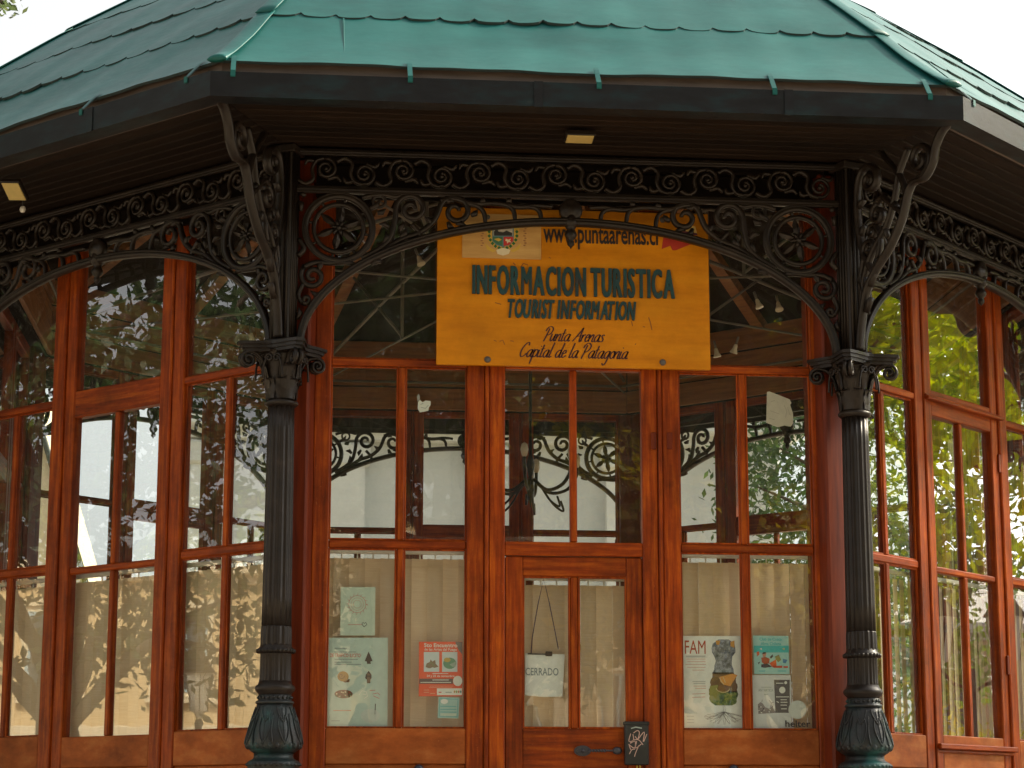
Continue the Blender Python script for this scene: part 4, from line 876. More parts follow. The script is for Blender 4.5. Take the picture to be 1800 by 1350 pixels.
# teal sticker below it
tl = flat('teal_print', (.13,.46,.45)); e = paper('sticker', [(771,1225),(808,1226),(806,1263),(769,1262)], flat('teal_pale_paper', (.36,.60,.55)), 'square teal sticker just below the orange poster', 'sticker')
ln(e, [[(773,1228),(805,1229),(803.5,1260),(772,1259),(773,1228)]], .005, tl); shp(e, ell(781,1233,6.5,4.5), wh, 2); txt(e, 'TRIPADVISOR', 774, 1239, 803, 1244, tl) if False else ln(e, [[(774,1241.5),(802,1242)],[(774,1247),(802,1247)],[(774,1251.5),(802,1252)]], .0045, tl, 2)
ln(e, [[(774,1256),(802,1256.5)]], .012, flat('pale_green_paper', None), 2)
# torn scraps on the upper panes
e = paper('paper_scrap', [(735,707),(738,703),(743,707),(748,704),(757,705),(757,712),(754,716),(753,722),(738,725),(734,718)], wh, 'small torn white sticker on the upper pane left of the door', 'sticker'); ln(e, [[(740,716),(748,718),(753,712)],[(739,711),(744,709)]], .003, gk)
e2 = paper('paper_scrap', [(734,706),(733,697),(736,692),(738,697),(738,702)], flat('grey_film', (.35,.36,.34)), 'thin grey film remnant above the torn sticker left of the door', 'sticker')
e = paper('paper_scrap', [(1348,689),(1352,688),(1368,694),(1388,702),(1391,708),(1389,712),(1394,727),(1394,744),(1390,750),(1379,748),(1367,751),(1347,743)], flat('cream_torn_paper', (.62,.58,.47)), 'torn cream paper on the upper pane right of the door', 'paper')
ln(e, [[(1378,712),(1383,722),(1381,734)],[(1384,716),(1389,730)],[(1355,706),(1362,704)],[(1354,722),(1370,728)],[(1352,735),(1362,738)]], .0022, flat('crease_grey', (.38,.35,.28)))
# closed sign on a cord
e = front('closed_sign'); tag(e, 'white closed notice hanging on a dark cord inside the door glass', 'sign')
ob('sheet', MB().prism([PX(a,b) for a,b in [(924,1148),(993,1150),(991,1190),(989,1224),(957,1225),(923,1222)]], YPO+.010, YPO+.0108), wh, e)
def cordpt(x, y): u, z = PX(x,y); return (u, YPO+.008, z)
ob('cord', MB().tube([cordpt(934,1148),cordpt(936,1120),cordpt(946,1062),cordpt(956,1017),cordpt(966,1060),cordpt(977,1115),cordpt(982,1141)], .0028, 6), flat('purple_cord', (.06,.025,.07)), e)
a0 = PX(959,1153); a1 = PX(971,1145); ob('binder_clip', MB().box(a0[0],a1[0],YPO,YPO+.014,a0[1],a1[1],.003), flat('clip_brown', (.05,.025,.015), .4), e)
ob('bar', MB().tube([cordpt(928,1149),cordpt(960,1150)], .004, 6), flat('grey_bolt', None), e)
txt(e, 'CERRADO', 924, 1174, 982, 1187, flat('reflection_paled_print', (.22,.27,.27)), .008, 1, 0, YPO+.010)  # lettering colour lightened to stand in for reflections over it
# FAM poster: figure filled with landscape, on a root stem
e = paper('poster', [(1200.5,1118),(1307,1118),(1310,1280),(1201.5,1280)], wh, 'large white poster with a torso-shaped collage and roots, right front window', 'poster')
rdp = flat('brick_red_print', (.42,.05,.02)); txt(e, 'FAM', 1204, 1126, 1240, 1149, rdp, 0)
ln(e, [[(1206,1154),(1240,1154)]], .010, flat('grey_print_pale', (.50,.52,.48))); ln(e, [[(1206,1158.5),(1240,1158.5)],[(1208,1163),(1240,1163)],[(1205,1168),(1241,1168)],[(1208,1173),(1240,1173)],[(1217,1178),(1238,1178)]], .0026, flat('peach_red_print', (.62,.34,.26)))
ln(e, [[(1217,1198),(1240,1198)],[(1219,1201.5),(1240,1201.5)]], .005, flat('grey_print_pale', None)); ln(e, [[(1219,1206),(1241,1206)],[(1222,1210),(1241,1210)],[(1217,1220),(1240,1219)],[(1217,1226),(1240,1225)]], .003, flat('peach_red_print', None))
ln(e, [[(1207,1259),(1220,1259)],[(1208,1265),(1220,1265)],[(1207,1270),(1220,1270)]], .0025, flat('grey_print_pale', None))
def torso_w(t):    # half outline, t 0 top .. 1 bottom
    return np.interp(t, [0,.05,.12,.2,.27,.34,.45,.6,.75,.88,.96,1], [9,19,21,21,15,14,17,22,25,25,23,15])
tm, nt_, p_ = new_mat('collage_print'); v_ = coords(nt_, (1,1,1)); nn_ = N(nt_, 'ShaderNodeTexNoise', Scale=38, Detail=6, Roughness=.7); nt_.links.new(v_, nn_.inputs['Vector'])
nt_.links.new(ramp(nt_, nn_.outputs['Fac'], [(.34, (.03,.04,.05)), (.5, (.16,.19,.22)), (.62, (.34,.38,.42))]), p_.inputs['Base Color'])
tm2, nt_, p_ = new_mat('collage_print_green'); v_ = coords(nt_, (1,1,1)); nn_ = N(nt_, 'ShaderNodeTexNoise', Scale=42, Detail=6, Roughness=.7); nt_.links.new(v_, nn_.inputs['Vector'])
nt_.links.new(ramp(nt_, nn_.outputs['Fac'], [(.36, (.02,.05,.01)), (.5, (.09,.16,.02)), (.64, (.30,.30,.06))]), p_.inputs['Base Color'])
def tband(t0, t1, mat, lay):
    Lp = []; Rp = []
    for i in range(9):
        t = t0+(t1-t0)*i/8; y = 1124+116*t; ww = float(torso_w(t)); jit = math.sin(t*47)*1.2; Lp.append((1272-ww+jit,y)); Rp.append((1272+ww*.98+jit,y))
    shp(e, Lp+Rp[::-1], mat, lay)
tband(0,.52,tm,1); tband(.5,.8,flat('collage_brown', (.15,.08,.03)),1); tband(.78,1,tm2,1); shp(e, [(1248,1206),(1262,1204),(1265,1232),(1250,1230),(1246,1220)], flat('collage_olive', (.26,.26,.06)), 2)
shp(e, [(1258,1126),(1266,1126),(1264,1134),(1259,1133)], flat('collage_ochre', (.55,.28,.05)), 2); shp(e, [(1284,1128),(1291,1126),(1291,1139),(1284,1136)], flat('collage_ochre', None), 2)
shp(e, [(1264,1190),(1276,1187),(1288,1184),(1296,1187),(1290,1196),(1284,1206),(1274,1206),(1266,1198)], flat('collage_orange', (.68,.30,.05)), 2); shp(e, ell(1272,1211,12,7,14), flat('collage_brown2', (.22,.11,.03)), 2); ln(e, [ell(1271,1209,12,8,16,.2,3.3)], .004, flat('collage_cream', (.62,.52,.25)), 3)
ln(e, [[(1265,1192),(1268,1198),(1272,1203)],[(1271,1190),(1275,1200)]], .004, flat('collage_cream', None), 3)
rr_ = random.Random(3); segs = [[(1271,1240),(1272,1252)],[(1274,1240),(1275,1252)]]
for i in range(26):
    x, y = 1273, 1251; s_ = [(x,y)]; a_ = rr_.uniform(.1,3.04)
    for j in range(5): a_ += rr_.uniform(-.6,.6); x += 7.5*math.cos(a_); y += 4.0*abs(math.sin(a_))+.6; s_.append((x,min(y,1275)))
    segs.append(s_)
ln(e, segs, .0016, flat('root_grey', (.25,.22,.19)))
# turquoise club poster
tq = flat('turquoise_print', (.07,.52,.50)); e = paper('poster', [(1323.5,1117),(1386,1118),(1388,1185),(1326,1185)], flat('pale_turquoise', (.38,.68,.62)), 'turquoise poster with a reclining reader, upper of two at right', 'poster')
txt(e, 'Club de Cueca', 1335, 1121, 1374, 1126, tq, .02); txt(e, 'Alma Chilena', 1337, 1129, 1373, 1134, tq, .02); shp(e, [(1325,1135),(1386.5,1135),(1386.8,1147),(1325.2,1147)], tq, 1)
for pts, c_, n_ in (([(1338,1156),(1346,1155),(1353,1158),(1352,1166),(1344,1168),(1339,1164)], (.45,.10,.03), 'rust_print'), ([(1340,1148),(1346,1146),(1347,1149),(1345,1156),(1341,1155)], (.65,.32,.20), 'skin_print'), ([(1339,1150),(1341,1147),(1346,1146),(1346,1149)], (.06,.05,.06), 'navy_print'), ([(1338,1168),(1348,1166),(1357,1172),(1345,1174),(1338,1173)], (.06,.05,.06), 'navy_print'), ([(1352,1166),(1364,1159),(1365,1170),(1358,1173)], (.72,.12,.03), 'vermilion_print'), ([(1358,1171),(1375,1170),(1375,1174),(1360,1174)], (.60,.08,.03), 'red_print2'), ([(1353,1155),(1358,1150),(1359,1154),(1355,1158)], (.06,.05,.06), 'navy_print'), ([(1362,1154),(1369,1151),(1373,1160),(1368,1164),(1364,1160)], (.20,.20,.08), 'olive_print'), ([(1376,1158),(1384,1160),(1381,1166),(1376,1165)], (.08,.25,.45), 'blue_print'), ([(1330,1146),(1334,1145),(1335,1150),(1331,1154)], (.60,.10,.05), 'vermilion_print'), ([(1332,1165),(1336,1163),(1334,1168)], (.06,.05,.06), 'navy_print'), ([(1377,1171),(1385,1171),(1385,1174),(1377,1174)], (.60,.08,.03), 'red_print2'), ([(1335,1140),(1339,1139),(1339,1143)], (.7,.7,.65), 'white_print'), ([(1375,1140),(1379,1139),(1379,1143)], (.6,.55,.2), 'straw_print')):
    shp(e, pts, flat(n_, c_), 2)
ln(e, [[(1334,1179.5),(1345,1179.5)],[(1368,1179.5),(1382,1179.5)]], .004, tq)
# antarctic poster, disc, lettering
e = paper('poster', [(1320,1186.5),(1390,1186.5),(1391,1240),(1392,1280),(1322.5,1280)], flat('white_paper2', (.70,.74,.70)), 'white poster with a grey panel, lower of two at right', 'poster')
gp = flat('dark_grey_print', (.13,.12,.115)); shp(e, [(1360.5,1195),(1388,1195),(1388.5,1253),(1363,1253)], gp); txt(e, 'ANTARTICA', 1333, 1211, 1359, 1215.5, gk, .01)
shp(e, ell(1375,1213,5.5,5.8), wh, 2); ln(e, [[(1364,1201),(1377,1201)],[(1364,1225),(1387,1225)],[(1372,1230),(1383,1230)],[(1372,1234.5),(1384,1234.5)],[(1372,1239.5),(1383,1239.5)],[(1373,1246),(1383,1246)],[(1365,1233),(1369,1235)]], .0042, wh, 2); shp(e, ell(1381,1200,2.6,2.8,10), wh, 2)
ln(e, [[(1343,1221),(1350,1221)],[(1338,1208),(1356,1208)]], .0025, gk)
gm = flat('engraving_grey', (.30,.27,.25))
shp(e, [(1332,1238),(1337,1234),(1341,1237),(1345,1243),(1352,1246),(1357,1242),(1364,1253),(1333,1255)], gm); ln(e, [[(1354,1244),(1356,1236),(1352,1231)],[(1356,1236),(1360,1234)],[(1355,1240),(1360,1239)],[(1339,1234),(1340,1230)]], .003, gm)
for i in range(14): shp(e, ell(rp.uniform(1334,1358),rp.uniform(1242,1253),1.4,1.2,6), flat('engraving_dark', (.10,.09,.085)) if i%2 else wh, 2)
e = paper('round_sticker', ell(1401.5,1247.5,15.8,16.2,36), flat('pale_mint_sticker', (.68,.74,.66)), 'round blank pale sticker overlapping the lower right poster', 'sticker', YPO-.004)
e = front('window_lettering'); tag(e, 'black lettering stuck on the glass below the round sticker', 'lettering'); txt(e, 'helter', 1380, 1266.5, 1424, 1278, dk, .022, 1, 0, YPO-.005)
# ------------------------------------------------------------------ key box on the door
e = front('key_box'); tag(e, 'black metal box with scrawled graffiti on the front door', 'box')
a0 = at(0,dW-.06,1099,1345); a1 = at(0,dW-.06,1140,1269); yb0 = YD-.052
bxm = noise_mat('scuffed_black_metal', [(.3, (.010,.011,.011)), (.62, (.022,.024,.022)), (.8, (.06,.085,.08))], 9, (1,1,1), .42, .15, .1)
ob('case', MB().box(a0[0],a1[0],yb0,YD-.001,a0[1],a1[1],.006), bxm, e); ob('lid', MB().box(a0[0]-.003,a1[0]+.003,yb0-.003,YD-.001,a1[1]-.018,a1[1]+.002,.004), bxm, e)
def KX(x, y): return at(0, dW-.06+.005, 990+x/10.588, 1250+y/10.59)
mb = MB()
for s_ in ([(1250,420),(1215,560),(1300,540),(1290,430)],[(1300,410),(1370,365),(1410,400),(1380,520),(1330,470)],[(1390,520),(1500,390),(1480,570)],[(1550,430),(1490,570)],[(1210,620),(1320,690),(1330,560),(1240,600),(1300,540),(1400,540),(1480,630)],[(1360,560),(1340,690),(1450,610)],[(1220,640),(1250,720)],[(1400,640),(1340,780),(1320,850)],[(1225,800),(1270,720),(1330,710)]):
    mb.ribbon([KX(a,b) for a,b in crom(s_,4)], .0042, yb0-.0012)
sheet('graffiti', mb, flat('pink_marker', (.55,.36,.30)), e)
mb = MB(); mb.ribbon([KX(1255,325),KX(1340,300),KX(1455,320)], .006, yb0-.0044); sheet('label_strip', mb, flat('grey_print', None), e)
mb = MB().tube([(KX(1380,960)[0],yb0+.02,KX(1380,960)[1]),(KX(1375,1010)[0],yb0+.018,KX(1375,1010)[1]-.03)], .004, 6).tube([(KX(1430,960)[0],yb0+.02,KX(1430,960)[1]),(KX(1440,1010)[0],yb0+.018,KX(1440,1010)[1]-.03)], .004, 6)
ob('cable', mb, flat('yellow_cable', (.55,.42,.05)), e)

# ------------------------------------------------------------------ floodlights under the eave
def flood(name, pos, rot, sx, sy, label):
    e = empty(name, pos); e.rotation_euler = rot; tag(e, label, 'floodlight', 'floodlights under the eave')
    ob('housing', MB().box(-sx-.008,sx+.008,-sy-.008,sy+.008,.002,.03,.004), iron, e); ob('light_panel', MB().box(-sx,sx,-sy,sy,-.003,.004,.002), led_m, e); ob('stem', MB().tube([(0,0,.03),(0,.01,.08)], .008, 6), iron, e); return e
def on_soffit(x, y, z):
    d = CR @ np.array([(x-900)/FPX, 1, -(y-675)/FPX]); k = (z-CAM[2])/d[2]; return CAM+k*d
pF = on_soffit(1019,245,4.99); flood('floodlight', tuple(pF), (R(-6),0,0), .068, .045, 'small flat floodlight under the middle of the front eave')
pL = on_soffit(24,337,4.93); flood('floodlight', tuple(pL), (R(-34),R(6),R(-24)), .052, .060, 'yellowish square floodlight under the left eave')
pS = on_soffit(40,368,4.93); e = empty('motion_sensor', tuple(pS)); tag(e, 'tiny pale sensor ball below the left floodlight', 'sensor')
ob('ball', MB().lathe([(.001,-.02),(.012,-.016),(.018,0),(.012,.016),(.001,.02)], 12), white_m, e); ob('stem', MB().tube([(0,0,.015),(0,.02,.11)], .006, 6), iron, e)

# ------------------------------------------------------------------ lamps hanging inside
def spot(pos, label):
    e = empty('ceiling_spotlight', pos); tag(e, label, 'spotlight', 'small spotlights on the tie rods inside'); e.rotation_euler = (R(rng.uniform(-25,25)), R(rng.uniform(-25,25)), 0)
    ob('shade', MB().lathe([(.009,0),(.013,-.012),(.015,-.03),(.025,-.052),(.026,-.06)], 14), bulb_m, e); ob('stem', MB().tube([(0,0,.0),(0,0,.05)], .008, 6), steel, e)
for x, y, D, lab in ((735,450,13.0,'white spotlight under the roof, left of the information board'),(1330,526,13.6,'first of the spotlights right of the board, on the upper rod'),(1367,531,13.6,'second of the spotlights right of the board, on the upper rod'),(1294,605,13.9,'spotlight right of the board, on the lower rod'),(441,585,14.0,'spotlight seen beside the left column capital'),(1258,612,14.2,'pale round lamp close to the lower right corner of the board')):
    d = CR @ np.array([(x-900)/FPX, 1, -(y-675)/FPX]); spot(tuple(CAM+d*D), lab)
e = empty('chandelier', (.14, 3.3, 3.86)); tag(e, 'dark wrought-iron chandelier with pale bulbs hanging inside the kiosk', 'chandelier')
ob('chain', MB().tube([(0,0,.35),(0,0,1.5)], .012, 6), iron, e); ob('body', MB().lathe([(.001,-.24),(.012,-.18),(.028,-.12),(.014,-.03),(.03,.05),(.012,.12),(.008,.36)], 12), iron, e)
for i in range(6):
    a = i*math.pi/3+.3; c_, s_ = math.cos(a), math.sin(a); q = crom([(.03,-.05),(.14,-.13),(.27,-.10),(.34,.0),(.34,.05)],5)
    arm = ob('arm', MB().tube([(x*c_,x*s_,z) for x, z in q], .012, 6, up=(-s_,c_,0)), iron, e); ob('bulb', MB().lathe([(.010,.05),(.018,.06),(.027,.10),(.02,.135),(.001,.15)], 10, (.34*c_,.34*s_)), bulb_m, arm)
    ob('scroll', MB().tube([(x*c_,x*s_,z) for x, z in crom([(.08,-.09),(.16,-.20),(.24,-.25),(.22,-.18)],5)], .008, 5, up=(-s_,c_,0)), iron, arm)

# ------------------------------------------------------------------ surroundings: trees
def leaf_cloud(name, mat, clumps, per, spread, size, seed, squash=.75):
    r = np.random.default_rng(seed); C = np.repeat(np.array(clumps), per, 0); n = len(C)
    P = C + r.normal(0, spread, (n,3))*np.array([1,1,squash])
    ax = r.normal(0,1,(n,3)); ax /= np.linalg.norm(ax,axis=1)[:,None]; b = r.normal(0,1,(n,3)); b -= (b*ax).sum(1)[:,None]*ax; b /= np.linalg.norm(b,axis=1)[:,None]
    s_ = size*r.uniform(.6,1.3,(n,1)); L = ax*s_; B = b*s_*.42
    V = np.stack([P-L, P+B-L*.1, P+L, P-B-L*.1], 1).reshape(-1,3)
    me = bpy.data.meshes.new(name); me.vertices.add(4*n); me.vertices.foreach_set('co', V.ravel().astype('f4')); me.loops.add(4*n); me.loops.foreach_set('vertex_index', np.arange(4*n, dtype='i4'))
    me.polygons.add(n); me.polygons.foreach_set('loop_start', np.arange(0,4*n,4,dtype='i4')); me.polygons.foreach_set('loop_total', np.full(n,4,dtype='i4')); me.materials.append(mat); me.update(calc_edges=True); return me
def tree(loc, H, cr, z0, mat, label, seed, nclump=110, per=230, size=.065, lean=(0,0), spread=.34, name='tree'):
    rd = random.Random(seed); e = empty(name, loc); tag(e, label, 'tree', 'trees around the plaza')
    tk = MB(); top = Vector((lean[0], lean[1], H*.72)); base = Vector((0,0,-.1))
    pts = [tuple(base.lerp(top, t/8)+Vector((rd.uniform(-.08,.08), rd.uniform(-.08,.08), 0))) for t in range(9)]; r0 = .045*H**.75
    tk.tube(pts, [r0*(1.25 if i == 0 else 1-.085*i) for i in range(9)], 10, up=(0,1,.2)); zc = (H+z0)/2; clumps = []
    for i in range(nclump):
        for _ in range(30):
            p = Vector((rd.uniform(-1,1), rd.uniform(-1,1), rd.uniform(-1,1)))
            if .25 < p.length < 1: break
        q = Vector((p.x*cr+lean[0]*.8, p.y*cr+lean[1]*.8, zc+p.z*(H-z0)/2)); clumps.append(tuple(q))
        if i % 3 == 0:
            s0 = base.lerp(top, min(.98, max(.32, (q.z-1.2)/H/.72*.9))); mid = s0.lerp(q, .5)+Vector((0,0,.15*cr*rd.uniform(-.2,1)))
            tk.tube([tuple(s0), tuple(mid), tuple(q)], [r0*.32, r0*.2, r0*.05], 6, up=(.3,.2,1))
    ob('trunk', tk, bark, e); cr_ = ob('crown', leaf_cloud('crown', mat, clumps, per, spread, size, seed), parent=e); return e
tL = tree((-11.5,2.4,0), 10.5, 4.2, 2.7, leaf_d, 'near broadleaf tree mirrored in the left wall windows', 1, 120, 240, .075)
tree((-9.6,8.2,0), 13.5, 3.9, 3.2, leaf_d, 'unseen tall dark tree left of the kiosk, added to block sky light', 21, 120, 200, .09)  # added out of view to keep sky light off the left roof
tree((-19.5,8.0,0), 11.5, 4.6, 3.6, leaf_g, 'farther leafy tree mirrored at the left picture edge', 2, 110, 200, .09)
tree((14.5,2.6,0), 11.5, 3.9, 3.4, leaf_l, 'sunlit green tree mirrored in the right wall windows by the column', 3, 125, 200, .10)
tree((19.0,9.5,0), 12.0, 4.4, 4.6, leaf_l, 'yellow-green tree mirrored in the right windows at picture edge', 4, 110, 190, .11)
tree((30.0,7.0,0), 9.5, 3.4, 2.0, leaf_g, 'distant green tree mirrored behind the lanterns', 14, 90, 150, .11)
tree((-6.3,-30,0), 13.0, 5.2, 3.2, leaf_d, 'dark tree mirrored in the front windows left of the monument', 5, 150, 190, .17, spread=.5)
tree((7.6,-28,0), 12.5, 4.6, 3.4, leaf_y, 'golden-green tree mirrored in the front windows right of the monument', 6, 150, 180, .16, spread=.5)
tree((13.5,-30,0), 13.0, 5.0, 3.0, leaf_d, 'dark tree mirrored at the right end of the front windows', 7, 140, 180, .17, spread=.5)
tree((-10.5,-31,0), 14.0, 5.5, 3.0, leaf_d, 'dark tree mirrored at the left end of the front windows', 17, 140, 170, .17, spread=.5)
tree((3.5,-37,0), 16.0, 6.5, 4.5, leaf_d, 'tall dark tree mirrored behind the monument', 18, 150, 170, .20, spread=.6)
tree((10.5,-15.0,0), 13.0, 4.8, 3.6, leaf_g, 'broad green tree mirrored in the rightmost front pane', 32, 130, 170, .15, spread=.5)
tree((-3.2,-21.0,0), 14.0, 4.4, 5.4, leaf_d, 'high-crowned dark tree mirrored in the upper left front pane', 33, 120, 170, .16, spread=.5)
tree((4.8,-18.5,0), 13.5, 4.0, 6.2, leaf_d, 'high-crowned dark tree mirrored in the upper front panes right of the board', 34, 120, 170, .16, spread=.5)
tree((7.7,19.5,0), 10.5, 3.3, 1.6, leaf_d, 'dark tree behind the kiosk seen through the right panes', 8, 110, 200, .075)
# branch of a street tree reaching into the upper left corner
bt = empty('street_tree', (-6.4,-5.2,0)); tag(bt, 'tree whose leafy twig hangs into the upper left corner', 'tree', 'trees around the plaza')
tip = on_soffit(4,10,4.42); t0 = Vector((0,0,3.4)); tp = Vector(tuple(tip))-Vector((-6.4,-5.2,0))
tk = MB(); tk.tube([(0,0,-.1),(.05,.02,1.4),(0,0,2.6),(-.1,.1,4.6),(-.3,.1,6.4)], [.19,.15,.14,.11,.05], 10, up=(0,1,.2)); bpts = [tuple(t0), tuple(t0.lerp(tp,.4)+Vector((0,0,.9))), tuple(t0.lerp(tp,.78)+Vector((0,0,.62))), tuple(tp+Vector((-.12,0,.12))), tuple(tp)]; tk.tube(crom(bpts,5), [.07*(1-.93*i/20)+.002 for i in range(21)], 7, up=(0,1,.2))
rd = random.Random(9); cl = [(rd.uniform(-2.6,1.4), rd.uniform(-2.0,2.0), rd.uniform(5.2,9.2)) for _ in range(90)]
for c in cl[::4]: tk.tube([(-.1,.1,4.6),(c[0]*.5,c[1]*.5,(4.6+c[2])/2+.3),c], [.05,.03,.008], 5, up=(.3,.2,1))
ob('trunk', tk, bark, bt); ob('crown', leaf_cloud('crown', leaf_g, cl, 160, .36, .05, 10), parent=bt)
leaf_p = leaf_mat('pale_spring_leaf', (.05,.09,.035), (.14,.18,.08), .25)
ob('twig_leaves', leaf_cloud('twig_leaves', leaf_p, [tuple(tp+Vector(v)) for v in ((-.02,0,.0),(.02,0,-.01),(-.05,0,.03),(.01,.02,.035),(-.09,0,.06),(-.06,0,-.01),(-.2,0,.12),(-.3,.05,.2),(-.15,-.05,.02),(-.45,0,.3),(-.6,.1,.42))], 26, .024, .016, 12), parent=bt)
# yellow flowering shrubs on the right
for i, (x, y, h) in enumerate(((16.5,4.0,3.4),(18.3,6.6,3.0))):
    e = empty('flowering_shrub', (x,y,0)); tag(e, ('yellow-flowered shrub mirrored low in the right windows near the column','yellow-flowered shrub mirrored low in the right windows at picture edge')[i], 'shrub', 'yellow shrubs mirrored at right')
    rd = random.Random(20+i); cl = [(rd.uniform(-1.1,1.1), rd.uniform(-1.1,1.1), rd.uniform(.4,h-.3)) for _ in range(45)]; ob('foliage', leaf_cloud('foliage', leaf_y, cl, 130, .24, .05, 30+i), parent=e)
    st = MB()
    for c in cl[::5]: st.tube([(0,0,0),(c[0]*.4,c[1]*.4,c[2]*.6),c], [.04,.025,.006], 5, up=(1,.2,0))
    ob('stems', st, bark, e)

# ------------------------------------------------------------------ street lanterns
def lantern_head(parent, x, z):
    h = ob('lantern', MB().lathe([(.05,z-.05),(.07,z),(.12,z+.02),(.19,z+.46),(.21,z+.48)], 6, (x,0), smooth=False), lamp_glass, parent)
    ob('lantern_cap', MB().lathe([(.23,z+.48),(.22,z+.51),(.12,z+.66),(.07,z+.70),(.06,z+.78),(.02,z+.86)], 6, (x,0), smooth=False), iron, h)
    fr_ = MB()
    for i in range(6): a = 2*math.pi*i/6; fr_.tube([(x+.122*math.cos(a),.122*math.sin(a),z+.02),(x+.192*math.cos(a),.192*math.sin(a),z+.48)], .010, 4)
    ob('lantern_frame', fr_, iron, h)
def lamp_post(loc, rz, heads, H, label):
    e = empty('street_lamp', loc, rz); tag(e, label, 'street lamp', 'iron street lamps on the plaza')
    ob('post', MB().lathe([(.16,0),(.16,.5),(.10,.6),(.08,1.2),(.055,1.3),(.045,H-.1),(.06,H-.06),(.03,H)], 12), iron, e)
    if len(heads) > 1: ob('arm', MB().tube([(heads[0],0,H+.02),(heads[0]*.6,0,H-.14),(0,0,H-.25),(heads[1]*.6,0,H-.14),(heads[1],0,H+.02)], .022, 6), iron, e)
    for x in heads: lantern_head(e, x, H+.06)
lamp_post((-17.5,1.35,0), 0, [0], 2.78, 'single iron street lamp mirrored in the left windows beside the column')
lamp_post((12.9,4.55,0), R(107), [-.36,.36], 3.15, 'two-headed iron street lamp mirrored in the right windows')

# ------------------------------------------------------------------ buildings
def building(name, loc, rz, Wd, Dp, H, floors, nwin, wall_m, trim_m, label, roofh=1.5, pil=False, cornice=.45, parapet=0, winw=1.1, wfl=9):
    e = empty(name, loc, rz); tag(e, label, 'building')          # facade on local -y
    wl = ob('wall', MB().box(-Wd/2,Wd/2,0,Dp,0,H), wall_m, e)
    fh = H/floors
    for f in range(floors):
        for i in range(nwin if f < wfl else 0):
            x = -Wd/2+Wd*(i+.5)/nwin; z0 = f*fh+fh*.25; z1 = f*fh+fh*.80
            wn = ob('window', MB().box(x-winw/2-.14,x+winw/2+.14,-.10,-.003,z0-.14,z1+.14), trim_m, e)
            ob('window_frame', MB().box(x-winw/2,x+winw/2,-.125,-.101,z0,z1), blue_trim, wn)
            for sx in (-1,1): ob('pane', MB().box(x+sx*winw*.245-winw*.2,x+sx*winw*.245+winw*.2,-.14,-.127,z0+.1,z1-.1), win_dark, wn)
            ob('sill', MB().box(x-winw/2-.25,x+winw/2+.25,-.25,-.102,z0-.28,z0-.141), trim_m, wn); ob('lintel', MB().box(x-winw/2-.25,x+winw/2+.25,-.22,-.102,z1+.141,z1+.30), trim_m, wn)
        if f: ob('string_course', MB().box(-Wd/2-.12,Wd/2+.12,-.18,-.004,f*fh-.16,f*fh+.12,.03), trim_m, e)
    cn = MB().box(-Wd/2-.25,Wd/2+.25,-.3,Dp+.3,H,H+.18).box(-Wd/2-cornice,Wd/2+cornice,-cornice-.1,Dp+cornice,H+.18,H+.48,.04); ob('cornice', cn, trim_m, e)
    if pil:
        for i in range(nwin+1): x = -Wd/2+.35+(Wd-.7)*i/nwin; pl = ob('pilaster', MB().box(x-.32,x+.32,-.22,-.003,.6,H-.5), trim_m, e); ob('pilaster_capital', MB().box(x-.42,x+.42,-.30,-.003,H-.5,H-.05,.05), trim_m, pl)
    if parapet: ob('parapet', MB().box(-Wd/2+.2,Wd/2-.2,.1,Dp-.2,H+.48,H+.48+parapet), wall_m, e)
    if roofh:
        b = MB(); zr = H+.48+parapet; b.add([(-Wd/2,0,zr),(Wd/2,0,zr),(Wd/2,Dp,zr),(-Wd/2,Dp,zr),(-Wd/2+Dp*.35,Dp/2,zr+roofh),(Wd/2-Dp*.35,Dp/2,zr+roofh)], [(0,1,5,4),(1,2,5),(2,3,4,5),(3,0,4),(3,2,1,0)]); ob('roof', b, grey_roof, e)
    return e
# pale palace behind the kiosk
building('palace', (2.15,30,0), 0, 11.2, 9, 8.6, 2, 4, pale, pale_trim, 'pale grey palace behind the kiosk, seen through its panes', 0, True, .55, 2.6, wfl=1)
# yellow gabled house further behind, left
e = empty('gabled_house', (-9.95,45,-.9)); tag(e, 'yellow gabled house behind, seen through the left windows', 'building')
ob('wall', MB().prism([(-3.2,0),(3.2,0),(3.2,8.3),(1.2,14.5),(-1.2,14.5),(-3.2,8.3)], 0, 8), cream_trim, e)
for s_ in (-1,1): ob('verge', MB().tube([(s_*3.3,-.1,8.1),(s_*1.15,-.1,14.7)], .10, 4), bronze, e)
for x in (-1.5,1.0): wn = ob('window', MB().box(x-.6,x+.6,-.08,-.003,4.2,6.6), cream_trim, e); ob('pane', MB().box(x-.48,x+.48,-.1,-.081,4.35,6.45), win_dark, wn)
# cream buildings to the left, mirrored in the left wall
building('town_house', (-46,3,0), R(-90)+math.pi, 16, 10, 7.4, 2, 5, cream, cream_trim, 'long cream town house mirrored in the left wall windows', 1.6, False, .5, 0, 1.3)
building('town_house', (-48,24,0), R(-90)+math.pi, 18, 10, 9.2, 2, 5, cream, cream_trim, 'taller cream town house mirrored at the left picture edge', 1.6, True, .5, .8, 1.3)
# to the right and behind the camera
building('town_house', (52,16,0), R(-90), 26, 10, 6.6, 2, 7, cream_trim, pale_trim, 'beige town house mirrored behind the lanterns at right', 1.8, False, .5, 0, 1.3)
building('town_house', (2,-62,0), math.pi, 34, 12, 10.5, 3, 9, cream, cream_trim, 'cream town house mirrored in the front windows beyond the monument', 1.8, True, .5, .6, 1.4)

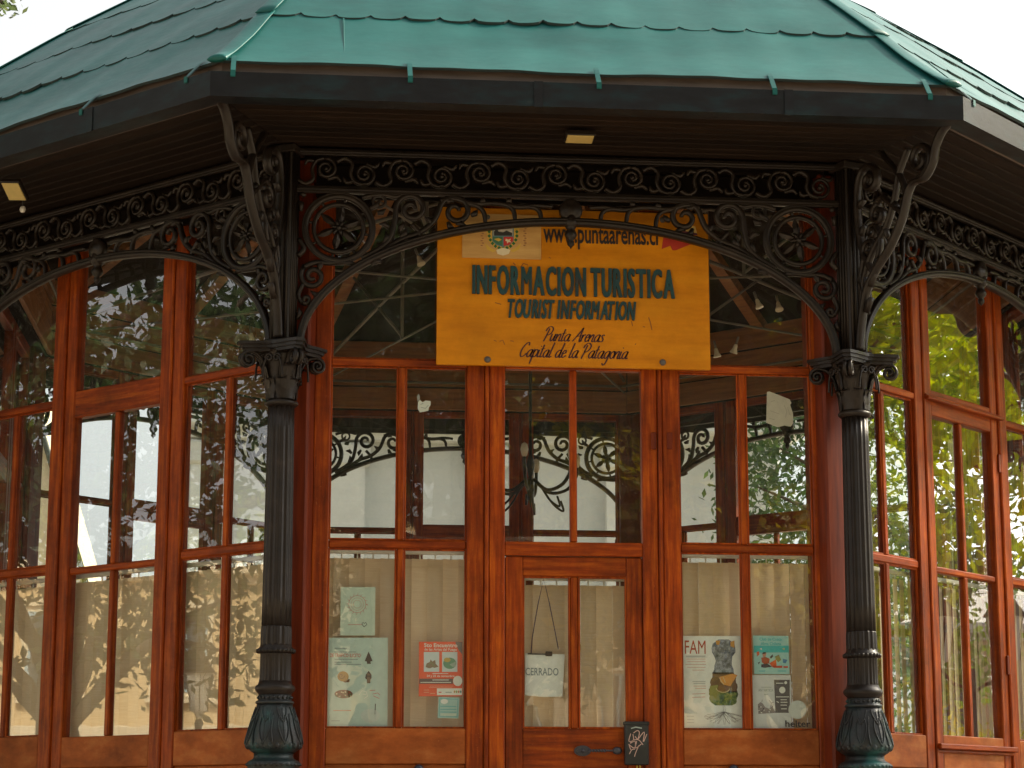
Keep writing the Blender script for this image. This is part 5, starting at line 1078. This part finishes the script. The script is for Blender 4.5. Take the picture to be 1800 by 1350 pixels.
# ------------------------------------------------------------------ monument behind the camera
e = empty('monument', (1.0,-24.0,0)); tag(e, 'stone monument with bronze figures mirrored in the front left window', 'monument')
mp = MB()
for hw, z0, z1 in ((3.0,.003,.35),(2.4,.35,.7),(1.5,.7,1.6),(1.15,1.6,5.45),(1.35,5.45,5.7),(1.5,5.7,5.9)): mp.box(-hw,hw,-hw,hw,z0,z1,.04)
ob('pedestal', mp, noise_mat('pale_pink_stone', [(.3, (.46,.38,.30)), (.7, (.58,.50,.41))], 4, (1,1,1), .8, .1, .1), e)
def figure(name, parent, joints, edges, radii, mat, subd=1):
    me = bpy.data.meshes.new(name); me.from_pydata(joints, edges, []); o = bpy.data.objects.new(name, me); col.objects.link(o); o.parent = parent
    sk = o.modifiers.new('skin', 'SKIN'); me.skin_vertices[0] if me.skin_vertices else None
    for i, r_ in enumerate(radii): me.skin_vertices[0].data[i].radius = (r_, r_)
    me.skin_vertices[0].data[0].use_root = True
    sb = o.modifiers.new('sub', 'SUBSURF'); sb.levels = subd; sb.render_levels = subd
    bpy.context.view_layer.update(); m2 = bpy.data.meshes.new_from_object(o.evaluated_get(bpy.context.evaluated_depsgraph_get())); o.modifiers.clear(); o.data = m2; m2.materials.clear(); m2.materials.append(mat)
    for p in m2.polygons: p.use_smooth = True
    return o
zb = 5.90
J = [(0,0,zb+1.30),(0,0,zb+1.65),(0,0,zb+2.0),(0,0,zb+2.18),(0,0,zb+2.42),(-.14,0,zb+1.25),(-.17,.03,zb+.68),(-.18,0,zb+.08),(-.18,.22,zb+.04),(.14,0,zb+1.25),(.20,.35,zb+.95),(.20,.28,zb+.45),(.20,.48,zb+.40),(-.30,0,zb+1.98),(-.42,.05,zb+1.58),(-.30,.25,zb+1.30),(.30,0,zb+1.98),(.46,.12,zb+1.62),(.38,.40,zb+1.35)]
Ed = [(0,1),(1,2),(2,3),(3,4),(0,5),(5,6),(6,7),(7,8),(0,9),(9,10),(10,11),(11,12),(2,13),(13,14),(14,15),(2,16),(16,17),(17,18)]
Ra = [.22,.24,.25,.09,.16,.16,.12,.08,.07,.16,.12,.08,.07,.12,.09,.07,.12,.09,.07]
SC = .8; J = [(x*SC, y*SC, zb+(z-zb)*SC) for x, y, z in J]; Ra = [r_*SC for r_ in Ra]
f1 = figure('figure', e, J, Ed, Ra, bronze, 2); ob('cannon', MB().tube([(-.5,.55,zb+.25),(.9,.5,zb+.35)], [.18,.13], 12), bronze, e)
ob('hat', MB().lathe([(.21,zb+2.02),(.19,zb+2.05),(.11,zb+2.08),(.10,zb+2.16),(.01,zb+2.19)], 14), bronze, f1)
for s_ in (-1,1):
    q = [(s_*1.35,.9,2.35),(s_*1.35,.85,2.75),(s_*1.35,.85,3.05),(s_*1.35,.88,3.18),(s_*1.35,.9,3.36),(s_*1.45,1.35,2.35),(s_*1.45,1.4,1.75),(s_*1.25,1.3,2.3),(s_*1.25,1.35,1.72),(s_*1.6,.95,2.7),(s_*1.5,1.2,2.45)]
    ob_ = figure('figure', e, q, [(0,1),(1,2),(2,3),(3,4),(0,5),(5,6),(0,7),(7,8),(2,9),(9,10)], [.2,.22,.2,.08,.14,.13,.08,.13,.08,.09,.07], bronze, 2)
